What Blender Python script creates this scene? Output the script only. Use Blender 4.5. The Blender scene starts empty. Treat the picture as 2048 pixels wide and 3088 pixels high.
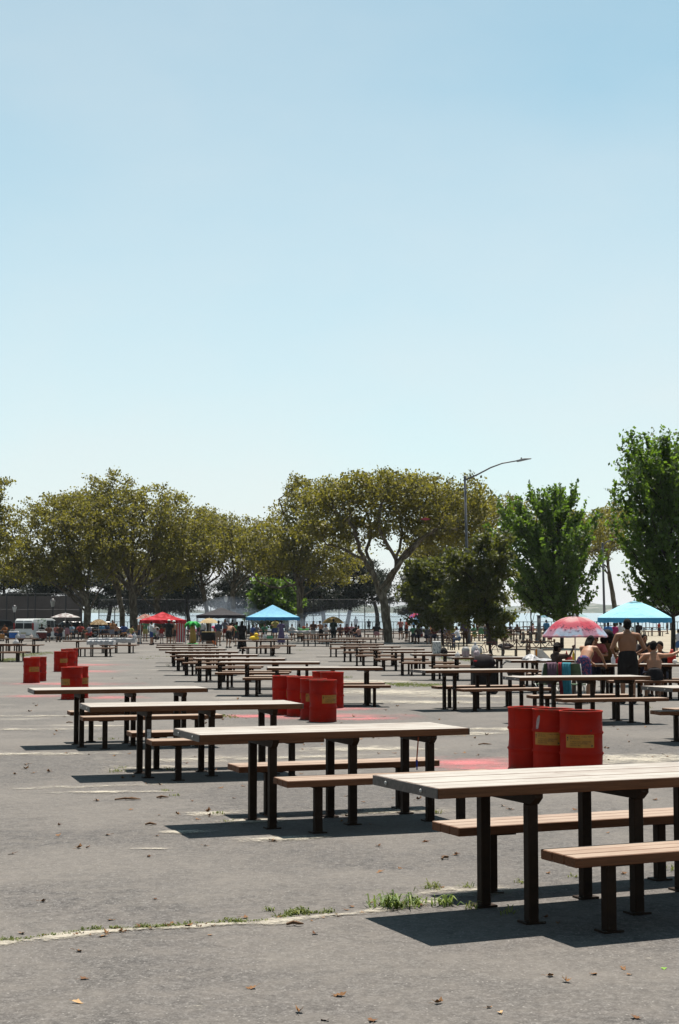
import bpy, bmesh, math, random
import numpy as np
from mathutils import Vector, Matrix, Quaternion

scene = bpy.context.scene
COL = scene.collection
R = math.radians
rng = random.Random(7)
nrng = np.random.default_rng(7)

# ------------------------------------------------------------------ camera
FPX, CX, CY, HOR = 4644.0, 1024.0, 1544.0, 1842.0      # calibration in photograph pixels (2048 x 3088)
HC = 1.773                                             # eye height
PITCH = math.atan((HOR - CY) / FPX)
SLOPE, FLAT_Y = 0.0088, 70.0                           # the lot falls gently towards the shore, then runs level

cam_data = bpy.data.cameras.new('camera')
cam_data.sensor_fit = 'VERTICAL'
cam_data.sensor_height = 36.0
cam_data.lens = 36.0 * FPX / 3088.0
cam_data.clip_start = 0.1
cam_data.clip_end = 20000
camera = bpy.data.objects.new('camera', cam_data)
COL.objects.link(camera)
camera.location = (0, 0, HC)
camera.rotation_euler = (math.pi / 2 + PITCH, 0, 0)
scene.camera = camera

# ------------------------------------------------------------------ sky, sun, exposure
SUN_DIR = Vector((0.062, 0.320, 1.0)).normalized()      # towards the sun
SUN_EL = math.asin(SUN_DIR.z)
SUN_AZ = math.atan2(SUN_DIR.x, SUN_DIR.y)
world = bpy.data.worlds.new('World')
scene.world = world
world.use_nodes = True
wn, wl = world.node_tree.nodes, world.node_tree.links
wn.clear()
w_out = wn.new('ShaderNodeOutputWorld')
w_bg = wn.new('ShaderNodeBackground')
w_sky = wn.new('ShaderNodeTexSky')
w_sky.sky_type = 'NISHITA'
w_sky.sun_disc = False
w_sky.sun_elevation = SUN_EL
w_sky.sun_rotation = SUN_AZ
w_sky.altitude = 0
w_sky.air_density = 0.7
w_sky.dust_density = 0.2
w_sky.ozone_density = 1.0
w_bg.inputs['Strength'].default_value = 0.05
# thin cirrus veil, the same all over the sky
w_tc = wn.new('ShaderNodeTexCoord')
w_map = wn.new('ShaderNodeMapping')
w_map.inputs['Scale'].default_value = (1.6, 2.4, 3.6)
w_map.inputs['Rotation'].default_value = (0.0, R(12), R(20))
w_noise = wn.new('ShaderNodeTexNoise')
w_noise.inputs['Scale'].default_value = 1.7
w_noise.inputs['Detail'].default_value = 5
w_noise.inputs['Roughness'].default_value = 0.55
# the veil thickens towards the horizon, alike in every direction
w_sep = wn.new('ShaderNodeSeparateXYZ')
w_e = wn.new('ShaderNodeMath'); w_e.operation = 'MULTIPLY'; w_e.inputs[1].default_value = -2.6
w_x = wn.new('ShaderNodeMath'); w_x.operation = 'EXPONENT'
w_a = wn.new('ShaderNodeMath'); w_a.operation = 'MULTIPLY_ADD'; w_a.inputs[1].default_value = 0.98
w_n = wn.new('ShaderNodeMath'); w_n.operation = 'MULTIPLY_ADD'; w_n.inputs[1].default_value = 0.42; w_n.inputs[2].default_value = -0.19
wl.new(w_tc.outputs['Generated'], w_sep.inputs[0])
wl.new(w_sep.outputs[2], w_e.inputs[0])
wl.new(w_e.outputs[0], w_x.inputs[0])
wl.new(w_x.outputs[0], w_a.inputs[0])
wl.new(w_n.outputs[0], w_a.inputs[2])
w_mix = wn.new('ShaderNodeMix')
w_mix.data_type = 'RGBA'
w_mix.clamp_factor = True
w_mix.inputs[7].default_value = (7.05, 7.15, 7.1, 1)
wl.new(w_tc.outputs['Generated'], w_map.inputs['Vector'])
wl.new(w_map.outputs[0], w_noise.inputs['Vector'])
wl.new(w_noise.outputs['Fac'], w_n.inputs[0])
wl.new(w_a.outputs[0], w_mix.inputs[0])
w_tint = wn.new('ShaderNodeMix')
w_tint.data_type = 'RGBA'
w_tint.blend_type = 'MULTIPLY'
w_tint.inputs[0].default_value = 1.0
w_tint.inputs[7].default_value = (0.88, 1.62, 1.32, 1)
wl.new(w_sky.outputs[0], w_tint.inputs[6])
wl.new(w_tint.outputs[2], w_mix.inputs[6])
wl.new(w_mix.outputs[2], w_bg.inputs['Color'])
wl.new(w_bg.outputs[0], w_out.inputs['Surface'])

sun_data = bpy.data.lights.new('sun', 'SUN')
sun_data.energy = 5.0
sun_data.angle = R(0.53)
sun_data.color = (1.0, 0.945, 0.86)
sun = bpy.data.objects.new('sun', sun_data)
COL.objects.link(sun)
sun.location = (0, 0, 60)
sun.rotation_euler = (-SUN_DIR).to_track_quat('-Z', 'Y').to_euler()

scene.view_settings.view_transform = 'Standard'
scene.view_settings.look = 'None'
scene.view_settings.exposure = 1.27
scene.view_settings.gamma = 1.0
scene.view_settings.use_curve_mapping = False
scene.render.engine = 'CYCLES'
scene.render.resolution_x, scene.render.resolution_y = 679, 1024
scene.cycles.max_bounces = 6
scene.cycles.transparent_max_bounces = 12

# ------------------------------------------------------------------ places
def gz(y):
    """height of the ground at distance y"""
    if y < FLAT_Y - 15: return -SLOPE * y
    if y > FLAT_Y + 15: return -SLOPE * FLAT_Y
    t = (y - (FLAT_Y - 15)) / 30.0
    return -SLOPE * (FLAT_Y - 15) - SLOPE * 30 * (t - t * t / 2)

def ray(px, py):
    rx, ry = (px - CX) / FPX, -(py - CY) / FPX
    return Vector((rx, math.cos(PITCH) - ry * math.sin(PITCH), math.sin(PITCH) + ry * math.cos(PITCH)))

def at(px, py, h=0.0):
    """point of the place at height h above the ground that was surveyed at a pixel"""
    d = ray(px, py)
    lo, hi = 1.0, 400.0
    f = lambda t: HC + d.z * t - gz(d.y * t) - h
    for _ in range(60):
        m = (lo + hi) / 2
        if f(m) > 0: lo = m
        else: hi = m
    return Vector((d.x * lo, d.y * lo, HC + d.z * lo))

def at_d(px, py, dist):
    """point seen at a pixel, at a known distance"""
    d = ray(px, py)
    return Vector((d.x, d.y, d.z)) * (dist / d.y) + Vector((0, 0, HC))

def gp(px, dist):
    """ground point under a pixel column at a known distance"""
    x = (px - CX) / FPX * dist
    return Vector((x, dist, gz(dist)))

def m_per_px(dist): return dist / FPX

# ------------------------------------------------------------------ mesh helpers
class MB:
    def __init__(s): s.v, s.f = [], []
    def add(s, verts, faces):
        o = len(s.v); s.v += [tuple(p) for p in verts]; s.f += [tuple(i + o for i in fc) for fc in faces]; return s
    def box(s, c, size, rot=None):
        hx, hy, hz = size[0] / 2, size[1] / 2, size[2] / 2
        vs = [Vector((x, y, z)) for x in (-hx, hx) for y in (-hy, hy) for z in (-hz, hz)]
        if rot is not None: vs = [rot @ p for p in vs]
        vs = [p + Vector(c) for p in vs]
        return s.add(vs, [(0, 1, 3, 2), (4, 6, 7, 5), (0, 4, 5, 1), (2, 3, 7, 6), (0, 2, 6, 4), (1, 5, 7, 3)])
    def tube(s, pts, radii, n=8, caps=True, ex=1.0, ey=1.0, up=None):
        pts = [Vector(p) for p in pts]
        if not hasattr(radii, '__len__'): radii = [radii] * len(pts)
        rings = []; prev = None
        for i, p in enumerate(pts):
            a = pts[max(i - 1, 0)]; b = pts[min(i + 1, len(pts) - 1)]
            t = (b - a)
            if t.length < 1e-9: t = Vector((0, 0, 1))
            t.normalize()
            ref = Vector(up) if up is not None else (prev if prev is not None else (Vector((1, 0, 0)) if abs(t.x) < .9 else Vector((0, 1, 0))))
            u = ref - t * ref.dot(t)
            if u.length < 1e-6: u = t.orthogonal()
            u.normalize(); prev = u; w = t.cross(u)
            r = radii[i]
            rings.append([p + (u * math.cos(k * 2 * math.pi / n) * ex + w * math.sin(k * 2 * math.pi / n) * ey) * r for k in range(n)])
        vs = [q for rg in rings for q in rg]
        fs = []
        for i in range(len(pts) - 1):
            for k in range(n):
                fs.append((i * n + k, i * n + (k + 1) % n, (i + 1) * n + (k + 1) % n, (i + 1) * n + k))
        if caps:
            fs.append(tuple(reversed(range(n)))); fs.append(tuple((len(pts) - 1) * n + k for k in range(n)))
        return s.add(vs, fs)
    def lathe(s, prof, n=24, c=(0, 0, 0), a0=0, a1=2 * math.pi, cap0=False, cap1=False):
        full = abs(a1 - a0 - 2 * math.pi) < 1e-6
        m = n if full else n + 1
        vs = []
        for r, z in prof:
            for k in range(m):
                a = a0 + (a1 - a0) * k / n
                vs.append((c[0] + r * math.cos(a), c[1] + r * math.sin(a), c[2] + z))
        fs = []
        for i in range(len(prof) - 1):
            for k in range(n):
                k2 = (k + 1) % m
                fs.append((i * m + k, i * m + k2, (i + 1) * m + k2, (i + 1) * m + k))
        if full and cap0: fs.append(tuple(reversed(range(m))))
        if full and cap1: fs.append(tuple((len(prof) - 1) * m + k for k in range(m)))
        return s.add(vs, fs)
    def sphere(s, c, r, n=10, m=6, rot=None):
        if not hasattr(r, '__len__'): r = (r, r, r)
        vs = []
        for i in range(m + 1):
            ph = math.pi * i / m
            for k in range(n):
                th = 2 * math.pi * k / n
                p = Vector((r[0] * math.sin(ph) * math.cos(th), r[1] * math.sin(ph) * math.sin(th), r[2] * math.cos(ph)))
                if rot is not None: p = rot @ p
                vs.append(p + Vector(c))
        fs = [(i * n + k, (i + 1) * n + k, (i + 1) * n + (k + 1) % n, i * n + (k + 1) % n) for i in range(m) for k in range(n)]
        return s.add(vs, fs)
    def prism(s, poly, axis, a, b):
        """extrude a 2-D polygon along an axis ('x','y','z') from a to b"""
        def mk(p, t):
            return {'x': (t, p[0], p[1]), 'y': (p[0], t, p[1]), 'z': (p[0], p[1], t)}[axis]
        n = len(poly)
        vs = [mk(p, a) for p in poly] + [mk(p, b) for p in poly]
        fs = [tuple(range(n))[::-1], tuple(range(n, 2 * n))] + [(i, (i + 1) % n, n + (i + 1) % n, n + i) for i in range(n)]
        return s.add(vs, fs)
    def mesh(s, name, mats, smooth=False, fix=True, bevel=0):
        me = bpy.data.meshes.new(name)
        me.from_pydata(s.v, [], s.f)
        if fix or bevel:
            bm = bmesh.new(); bm.from_mesh(me)
            bmesh.ops.remove_doubles(bm, verts=bm.verts, dist=1e-5)
            if fix: bmesh.ops.recalc_face_normals(bm, faces=bm.faces)
            if bevel: bmesh.ops.bevel(bm, geom=list(bm.edges), offset=bevel, segments=1, affect='EDGES', clamp_overlap=True)
            bm.to_mesh(me); bm.free()
        for m in (mats if isinstance(mats, (list, tuple)) else [mats]): me.materials.append(m)
        if smooth: me.polygons.foreach_set('use_smooth', [True] * len(me.polygons))
        me.update()
        return me
    def build(s, name, mats, parent=None, smooth=False, fix=True, bevel=0):
        return obj(name, s.mesh(name, mats, smooth, fix, bevel), parent)

def obj(name, data, parent=None):
    o = bpy.data.objects.new(name, data); COL.objects.link(o)
    if parent is not None: o.parent = parent
    return o

def tag(o, label=None, cat=None, group=None, kind=None):
    if label: o['label'] = label
    if cat: o['category'] = cat
    if group: o['group'] = group
    if kind: o['kind'] = kind
    return o

def thing(name, label, cat, loc=(0, 0, 0), rotz=0.0, group=None, tilt=False):
    o = obj(name, None)
    o.empty_display_size = 0.2
    place(o, loc, rotz, tilt)
    return tag(o, label, cat, group)

def place(o, loc, rotz=0.0, tilt=False):
    m = Matrix.Translation(Vector(loc))
    if tilt: m = m @ Matrix.Rotation(-SLOPE, 4, 'X')
    o.matrix_world = m @ Matrix.Rotation(rotz, 4, 'Z')

def dup(root, loc, rotz=0.0, tilt=False, label=None, group=None):
    r = root.copy(); COL.objects.link(r)
    place(r, loc, rotz, tilt)
    if label: r['label'] = label
    if group: r['group'] = group
    for ch in list(root.children):
        c = ch.copy(); COL.objects.link(c); c.parent = r
        for g in ch.children:
            d = g.copy(); COL.objects.link(d); d.parent = c
    return r

_stage = bpy.data.scenes.new('stage')
def bake(ob):
    """mesh of an object with its modifiers / curve evaluated, on a stage of its own"""
    _stage.collection.objects.link(ob)
    with bpy.context.temp_override(scene=_stage, view_layer=_stage.view_layers[0]):
        dg = bpy.context.evaluated_depsgraph_get()
        me = bpy.data.meshes.new_from_object(ob.evaluated_get(dg))
    return me

# ------------------------------------------------------------------ material helpers
class NT:
    """small wrapper for node building"""
    def __init__(s, name):
        s.m = bpy.data.materials.new(name); s.m.use_nodes = True
        s.n, s.l = s.m.node_tree.nodes, s.m.node_tree.links
        s.bsdf = s.n['Principled BSDF']; s.out = s.n['Material Output']
        s.bsdf.inputs['Specular IOR Level'].default_value = 0.25
    def node(s, t, **kw):
        nd = s.n.new(t)
        for k, v in kw.items(): setattr(nd, k, v)
        return nd
    def set(s, sock, v):
        if hasattr(v, 'is_output') or isinstance(v, bpy.types.NodeSocket): s.l.new(v, sock)
        else: sock.default_value = v
    def math(s, op, a, b=0.0, clamp=False):
        nd = s.node('ShaderNodeMath', operation=op, use_clamp=clamp)
        s.set(nd.inputs[0], a); s.set(nd.inputs[1], b); return nd.outputs[0]
    def coord(s, which='Object'):
        return s.node('ShaderNodeTexCoord').outputs[which]
    def pos(s): return s.node('ShaderNodeNewGeometry').outputs['Position']
    def mapping(s, vec, scale=(1, 1, 1), loc=(0, 0, 0), rot=(0, 0, 0)):
        nd = s.node('ShaderNodeMapping'); s.l.new(vec, nd.inputs['Vector'])
        nd.inputs['Scale'].default_value = scale; nd.inputs['Location'].default_value = loc; nd.inputs['Rotation'].default_value = rot
        return nd.outputs[0]
    def noise(s, vec, scale, detail=3, rough=.5, dist=0.0):
        nd = s.node('ShaderNodeTexNoise'); s.l.new(vec, nd.inputs['Vector'])
        nd.inputs['Scale'].default_value = scale; nd.inputs['Detail'].default_value = detail
        nd.inputs['Roughness'].default_value = rough; nd.inputs['Distortion'].default_value = dist
        return nd.outputs['Fac']
    def ramp(s, fac, stops):
        nd = s.node('ShaderNodeValToRGB'); s.l.new(fac, nd.inputs[0])
        cr = nd.color_ramp
        while len(cr.elements) < len(stops): cr.elements.new(0.5)
        for e, (p, c) in zip(cr.elements, stops):
            e.position = p; e.color = (c[0], c[1], c[2], 1) if hasattr(c, '__len__') else (c, c, c, 1)
        return nd.outputs[0]
    def step(s, v, a, b):
        nd = s.node('ShaderNodeMapRange', interpolation_type='SMOOTHSTEP')
        s.set(nd.inputs['Value'], v); nd.inputs['From Min'].default_value = a; nd.inputs['From Max'].default_value = b
        return nd.outputs['Result']
    def mix(s, fac, a, b, blend='MIX'):
        nd = s.node('ShaderNodeMix', data_type='RGBA', blend_type=blend)
        s.set(nd.inputs[0], fac)
        for i, c in ((6, a), (7, b)):
            if isinstance(c, (tuple, list)): nd.inputs[i].default_value = (c[0], c[1], c[2], 1)
            else: s.l.new(c, nd.inputs[i])
        return nd.outputs[2]
    def alb(s, c):
        if isinstance(c, (tuple, list)): return (c[0] * ALB, c[1] * ALB, c[2] * ALB)
        return s.mix(1.0, c, (ALB, ALB, ALB), 'MULTIPLY')
    def color(s, c, rough=None, spec=None):
        c = s.alb(c)
        if isinstance(c, (tuple, list)): s.bsdf.inputs['Base Color'].default_value = (c[0], c[1], c[2], 1)
        else: s.l.new(c, s.bsdf.inputs['Base Color'])
        if rough is not None: s.set(s.bsdf.inputs['Roughness'], rough)
        if spec is not None: s.bsdf.inputs['Specular IOR Level'].default_value = spec
        return s
    def bump(s, h, strength=.3, dist=.01):
        nd = s.node('ShaderNodeBump'); s.l.new(h, nd.inputs['Height'])
        nd.inputs['Strength'].default_value = strength; nd.inputs['Distance'].default_value = dist
        s.l.new(nd.outputs[0], s.bsdf.inputs['Normal']); return s
    def rnd(s): return s.node('ShaderNodeObjectInfo').outputs['Random']

ALB = 0.62      # all reflectances are kept low, as measured outdoors
_plain = {}
def plain(name, c, rough=.7, var=.12, scale=6.0, spec=.25):
    """a painted / dyed surface with slight mottling"""
    if name in _plain: return _plain[name]
    t = NT(name)
    n = t.noise(t.coord(), scale, 4, .6)
    a = tuple(x * (1 - var) for x in c); b = tuple(min(1, x * (1 + var)) for x in c)
    t.color(t.ramp(n, [(.3, a), (.7, b)]), rough, spec)
    _plain[name] = t.m
    return t.m


# ================================================================== GROUND
def make_asphalt():
    t = NT('asphalt')
    P = t.pos()
    fine = t.math('ADD', t.math('MULTIPLY', t.noise(P, 95, 2, .8), .3), t.math('ADD', t.math('MULTIPLY', t.noise(P, 42, 2, .8), .35), t.math('MULTIPLY', t.noise(P, 19, 3, .85), .35)))
    mid = t.noise(P, 7, 4, .6)
    big = t.noise(P, .35, 4, .6, .4)
    vo = t.node('ShaderNodeTexVoronoi'); t.l.new(P, vo.inputs['Vector']); vo.inputs['Scale'].default_value = 42
    chip = t.step(vo.outputs['Distance'], .30, .12)
    sep = t.node('ShaderNodeSeparateColor'); t.l.new(vo.outputs['Color'], sep.inputs[0])
    bright_chip = t.math('MULTIPLY', chip, t.step(sep.outputs[0], .62, .95))
    dark_chip = t.math('MULTIPLY', chip, t.step(sep.outputs[1], .70, .98))
    base = t.ramp(fine, [(.36, (.026, .023, .022)), (.5, (.087, .080, .076)), (.64, (.212, .197, .186))])
    base = t.mix(t.math('MULTIPLY', bright_chip, .75), base, (.42, .39, .36))
    base = t.mix(t.math('MULTIPLY', dark_chip, .7), base, (.05, .045, .045))
    base = t.mix(t.step(mid, .35, .75), base, t.mix(.5, base, (.165, .146, .130)))
    base = t.mix(t.math('MULTIPLY', t.step(big, .36, .66), .75), base, t.mix(.6, base, (.20, .178, .158)))
    # oil and water stains
    st = t.noise(t.mapping(P, loc=(3, 8, 0)), 1.1, 3, .5)
    base = t.mix(t.math('MULTIPLY', t.step(st, .70, .78), .45), base, (.045, .042, .043))
    # drifted beach sand
    sandn = t.noise(t.mapping(P, scale=(.55, 1.0, 1), loc=(5, 2, 0)), .9, 5, .62, .3)
    sand_c = t.ramp(t.noise(P, 40, 3, .7), [(.3, (.36, .32, .265)), (.7, (.52, .475, .405))])
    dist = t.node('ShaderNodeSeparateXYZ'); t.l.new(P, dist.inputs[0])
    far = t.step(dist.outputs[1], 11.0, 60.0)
    drift = t.math('MULTIPLY', t.step(t.math('ADD', sandn, t.math('MULTIPLY', far, .05)), .63, .78), .55)
    sand = drift
    brk = t.step(t.noise(P, 30, 3, .7), .25, .6)
    sand = t.math('MULTIPLY', sand, t.math('ADD', t.math('MULTIPLY', brk, .5), .5))
    col = t.mix(sand, base, sand_c)
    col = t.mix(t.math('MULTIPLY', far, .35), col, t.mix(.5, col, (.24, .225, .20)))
    t.color(col, .93, .15)
    t.bump(t.math('ADD', fine, t.math('MULTIPLY', chip, .4)), .35, .006)
    return t.m

def _crack():
    pts = [(-30, 2849), (130, 2833), (261, 2814), (392, 2806), (520, 2800), (653, 2790), (784, 2786), (900, 2772), (1000, 2762), (1090, 2757), (1190, 2740), (1290, 2722), (1420, 2694)]
    out = []
    for (a, b), (c, d) in zip(pts[:-1], pts[1:]):
        for f in (0, .34, .67): out.append((a + (c - a) * f, b + (d - b) * f, .17, .055 if not 700 < a < 900 else .10))
    return out
CRACK = _crack()
SAND = [ # px, py, rx, ry (m), rotation, softness
] + [(px + dx, py, rx, ry, .1, 1.0) for (px, py, rx, ry) in CRACK for dx in (0,)] + [
    (1440, 2690, .5, .22, .3, .7),
    (640, 2455, .45, .30, .2, .7), (760, 2478, .5, .22, .3, .7), (560, 2510, .3, .15, .2, .7),
    (300, 2372, .9, .25, .3, .6), (450, 2318, .9, .5, .2, .6), (640, 2290, 1.4, .6, .3, .7), (560, 2250, 1.0, .35, .3, .7),
    (60, 2275, 1.8, .35, .05, .6), (90, 2200, 1.6, .35, .1, .6), (330, 2390, .7, .15, .1, .6), (120, 2160, 1.5, .4, 0, .7), (300, 2190, .8, .3, 0, .7),
    (900, 2285, 1.6, .45, .25, .7), (1100, 2260, 1.2, .6, .2, .7), (1330, 2215, 1.6, .6, .3, .7), (1480, 2200, 1.5, .5, .2, .7), (1010, 2210, 2.2, .8, .1, .7),
    (1900, 2290, 2.0, 1.0, .2, .6), (1650, 2330, 1.5, .5, .2, .7), (850, 2530, .5, .2, .2, .8), (1160, 2450, .7, .3, .2, .8),
    (1200, 2088, 3.2, 2.6, -.25, .35), (1290, 2118, 2.6, 1.1, -.1, .35), (1120, 2055, 2.6, 1.6, -.3, .4), (1400, 2100, 2.2, 1.0, 0, .5),
    (355, 2970, .035, .02, 0, .9), (540, 2952, .05, .022, 0, .9), (700, 2952, .04, .018, .3, .9), (170, 2640, .07, .04, 0, .9), (590, 3040, .06, .02, 0, .9), (450, 2562, .25, .04, 0, .9), (950, 2853, .05, .02, 0, .9),
    (1960, 2895, .06, .02, 0, .8),
]
PINK = [
    (1420, 2300, 1.0, .75, .1, .45), (1640, 2318, 1.2, .6, 0, .6),
    (960, 2160, 1.6, 1.0, 0, .6), (1110, 2168, .9, .45, 0, .7), (770, 2160, .8, .5, 0, .7), (1010, 2138, .8, .8, 0, .7),
    (120, 2100, .9, 1.0, 0, .7), (330, 2103, .9, .9, 0, .6), (200, 2062, 2.0, 1.2, 0, .7), (290, 2025, 1.0, 1.6, 0, .8), (270, 2005, 1.6, 1.6, 0, .8),
]
M_ASPHALT = make_asphalt()

SHORE = 190.0
mb = MB()
ys = [-14] + list(np.arange(-10, 100, 3.0)) + [105, 125, 150, SHORE]
xs = [-130, -60, -30, -15, 0, 15, 30, 60, 130]
for y in ys:
    for x in xs: mb.v.append((x, y, gz(y)))
W_ = len(xs)
for j in range(len(ys) - 1):
    for i in range(W_ - 1): mb.f.append((j * W_ + i, j * W_ + i + 1, (j + 1) * W_ + i + 1, (j + 1) * W_ + i))
# sea wall drop at the shore
o = len(mb.v)
for x in xs: mb.v.append((x, SHORE, -4.0))
j = len(ys) - 1
for i in range(W_ - 1): mb.f.append((j * W_ + i, j * W_ + i + 1, o + i + 1, o + i))
tag(mb.build('ground', M_ASPHALT, smooth=True, fix=False), kind='structure')


# drifted sand and red overspray lie on the asphalt as very thin sheets with ragged edges
def make_film(name, cols, lo, hi, cover, nscale):
    t = NT(name); P = t.pos()
    at_ = t.node('ShaderNodeAttribute', attribute_name='fade'); f = at_.outputs['Fac']
    n = t.math('ADD', t.math('MULTIPLY', t.noise(P, nscale, 6, .72), 1.5), t.math('MULTIPLY', t.noise(P, 30, 4, .75), .9))
    v = t.math('ADD', f, t.math('SUBTRACT', n, 1.2))
    al = t.math('MULTIPLY', t.step(v, lo, hi), cover)
    t.color(t.ramp(t.noise(P, 45, 3, .7), [(.3, cols[0]), (.7, cols[1])]), .95, .1)
    tr = t.node('ShaderNodeBsdfTransparent'); mx = t.node('ShaderNodeMixShader')
    t.l.new(al, mx.inputs[0]); t.l.new(tr.outputs[0], mx.inputs[1]); t.l.new(t.bsdf.outputs[0], mx.inputs[2]); t.l.new(mx.outputs[0], t.out.inputs['Surface'])
    return t.m
def film(name, patches, mat, z0, label):
    mb = MB(); fade = []; n, rings = 22, 5
    for i, (px, py, rx, ry, ro, so) in enumerate(patches):
        c = at(px, py); o = len(mb.v); rx, ry = rx * 1.35, ry * 1.35
        z = z0 + i * .00006
        def put(x, y, f):
            X = c.x + x * math.cos(ro) - y * math.sin(ro); Y = c.y + x * math.sin(ro) + y * math.cos(ro)
            mb.v.append((X, Y, gz(Y) + z + .003 * f)); fade.append(f * (.70 if so > .95 else (.48 if rx < .3 else (.56 if c.x < 0 and rx > 1.2 else .70))))
        put(0, 0, 1.0)
        for k in range(1, rings + 1):
            q = k / rings
            for j in range(n):
                a = 2 * math.pi * j / n; put(rx * q * math.cos(a), ry * q * math.sin(a), 1 - q)
        for j in range(n): mb.f.append((o, o + 1 + j, o + 1 + (j + 1) % n))
        for k in range(rings - 1):
            for j in range(n): mb.f.append((o + 1 + (k + 1) * n + j, o + 1 + (k + 1) * n + (j + 1) % n, o + 1 + k * n + (j + 1) % n, o + 1 + k * n + j))
    me = mb.mesh(name, mat, smooth=True, fix=False)
    at_ = me.attributes.new('fade', 'FLOAT', 'POINT'); at_.data.foreach_set('value', fade)
    return tag(obj(name, me), label, kind='stuff')
film('paint_overspray', PINK, make_film('overspray', ((.62, .17, .18), (.78, .27, .28)), .05, .85, .62, 1.6), .003, 'red paint overspray on the asphalt around the drums')
film('sand', SAND, make_film('sand', ((.40, .355, .285), (.56, .51, .43)), .20, .78, .80, 3.2), .005, 'pale beach sand drifted over the asphalt and along the crack')

# ================================================================== PICNIC TABLES AND BENCHES
TL, TW, TH = 2.538, .879, .836
TT = .062
ST = (.705, (TL - .3325 + .705) / 2, TL - .3325)
BL, BW, BH, BX, BY = 2.02, .384, .467, .642, .068

def make_wood(name, dark, lite, gray):
    t = NT(name)
    oc = t.coord(); r = t.rnd()
    off = t.node('ShaderNodeCombineXYZ'); t.l.new(t.math('MULTIPLY', r, 37.0), off.inputs[0]); t.l.new(t.math('MULTIPLY', r, 91.0), off.inputs[1])
    add = t.node('ShaderNodeVectorMath', operation='ADD'); t.l.new(oc, add.inputs[0]); t.l.new(off.outputs[0], add.inputs[1])
    v = add.outputs[0]
    grain = t.noise(t.mapping(v, scale=(1.5, 40, 40)), 2.0, 5, .65, .2)
    fine = t.noise(t.mapping(v, scale=(6, 160, 160)), 2.0, 3, .6)
    wear = t.noise(v, 2.2, 4, .6)
    c = t.ramp(grain, [(.28, dark), (.72, lite)])
    c = t.mix(t.step(fine, .35, .75), c, t.mix(.35, c, lite))
    # tops bleached by sun and sand, glare painted in; edges keep red brown stain
    nrm = t.node('ShaderNodeSeparateXYZ'); t.l.new(t.node('ShaderNodeNewGeometry').outputs['Normal'], nrm.inputs[0])
    topm = t.math('MULTIPLY', t.step(nrm.outputs[2], .6, .95), t.math('ADD', t.math('MULTIPLY', t.step(wear, .2, .62), .45), .55))
    c = t.mix(topm, c, t.mix(t.step(grain, .3, .7), gray, tuple(min(1, x * 1.22) for x in gray)))
    # knocks and stains
    st = t.noise(v, 5.5, 3, .55)
    c = t.mix(t.math('MULTIPLY', t.step(st, .66, .78), .35), c, dark)
    t.color(c, t.ramp(wear, [(.3, .60), (.7, .78)]), .15)
    t.bump(grain, .25, .004)
    return t.m
M_TOP = make_wood('table_wood', (.080, .032, .013), (.18, .076, .034), (.365, .337, .303))
M_SEAT = make_wood('bench_wood', (.090, .034, .014), (.20, .080, .036), (.32, .24, .185))
def make_post():
    t = NT('post_paint')
    n = t.noise(t.coord(), 14, 4, .6)
    c = t.ramp(n, [(.3, (.015, .007, .003)), (.7, (.030, .015, .007))])
    n2 = t.noise(t.coord(), 30, 4, .7)
    c = t.mix(t.math('MULTIPLY', t.step(n2, .66, .75), .5), c, (.12, .075, .05))
    t.color(c, .65, .12); return t.m
M_POST = make_post()
def make_steel():
    t = NT('end_steel')
    n = t.noise(t.coord(), 25, 4, .7)
    t.color(t.ramp(n, [(.35, (.035, .028, .024)), (.72, (.12, .10, .088))]), .5, .4); return t.m
M_ENDP = make_steel()
M_BOLT = plain('galvanised', (.45, .44, .42), .4, .2)

pw = (TW - .003 * 5) / 6
me_plank = MB().box((0, 0, 0), (TL - .02, pw, TT)).mesh('top_plank', M_TOP, bevel=.004)
me_arm = MB().prism([(-TW / 2 + .05, -.005), (TW / 2 - .05, -.005), (TW / 2 - .05, -.03), (TW / 2 - .10, -.072), (-TW / 2 + .10, -.072), (-TW / 2 + .05, -.03)], 'x', -.028, .028).mesh('cross_arm', M_POST)
leg_top = TH - TT - .07
me_leg = MB().box((0, 0, leg_top / 2 - .01), (.068, .068, leg_top + .02)).mesh('leg', M_POST, bevel=.006)
me_foot = MB().box((0, 0, .006), (.135, .115, .014)).mesh('base_plate', M_POST, bevel=.003)
me_end = MB().box((0, 0, 0), (.008, TW - .004, TT - .004)).mesh('end_plate', M_ENDP)
me_bolt = MB().lathe([(.012, 0), (.012, .006), (.007, .010), (.0, .011)], 8, cap0=True).mesh('bolt', M_BOLT)
sw = (BW - .005 * 2) / 3
me_slat = MB().box((0, 0, 0), (BL, sw, .058)).mesh('seat_plank', M_SEAT, bevel=.005)
bl_top = BH - .058 - .012
me_bleg = MB().box((0, 0, bl_top / 2 - .01), (.068, .068, bl_top + .02)).mesh('leg', M_POST, bevel=.006)
me_brk = MB().box((0, 0, -.006), (.20, BW - .06, .012)).mesh('seat_bracket', M_POST)

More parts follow.
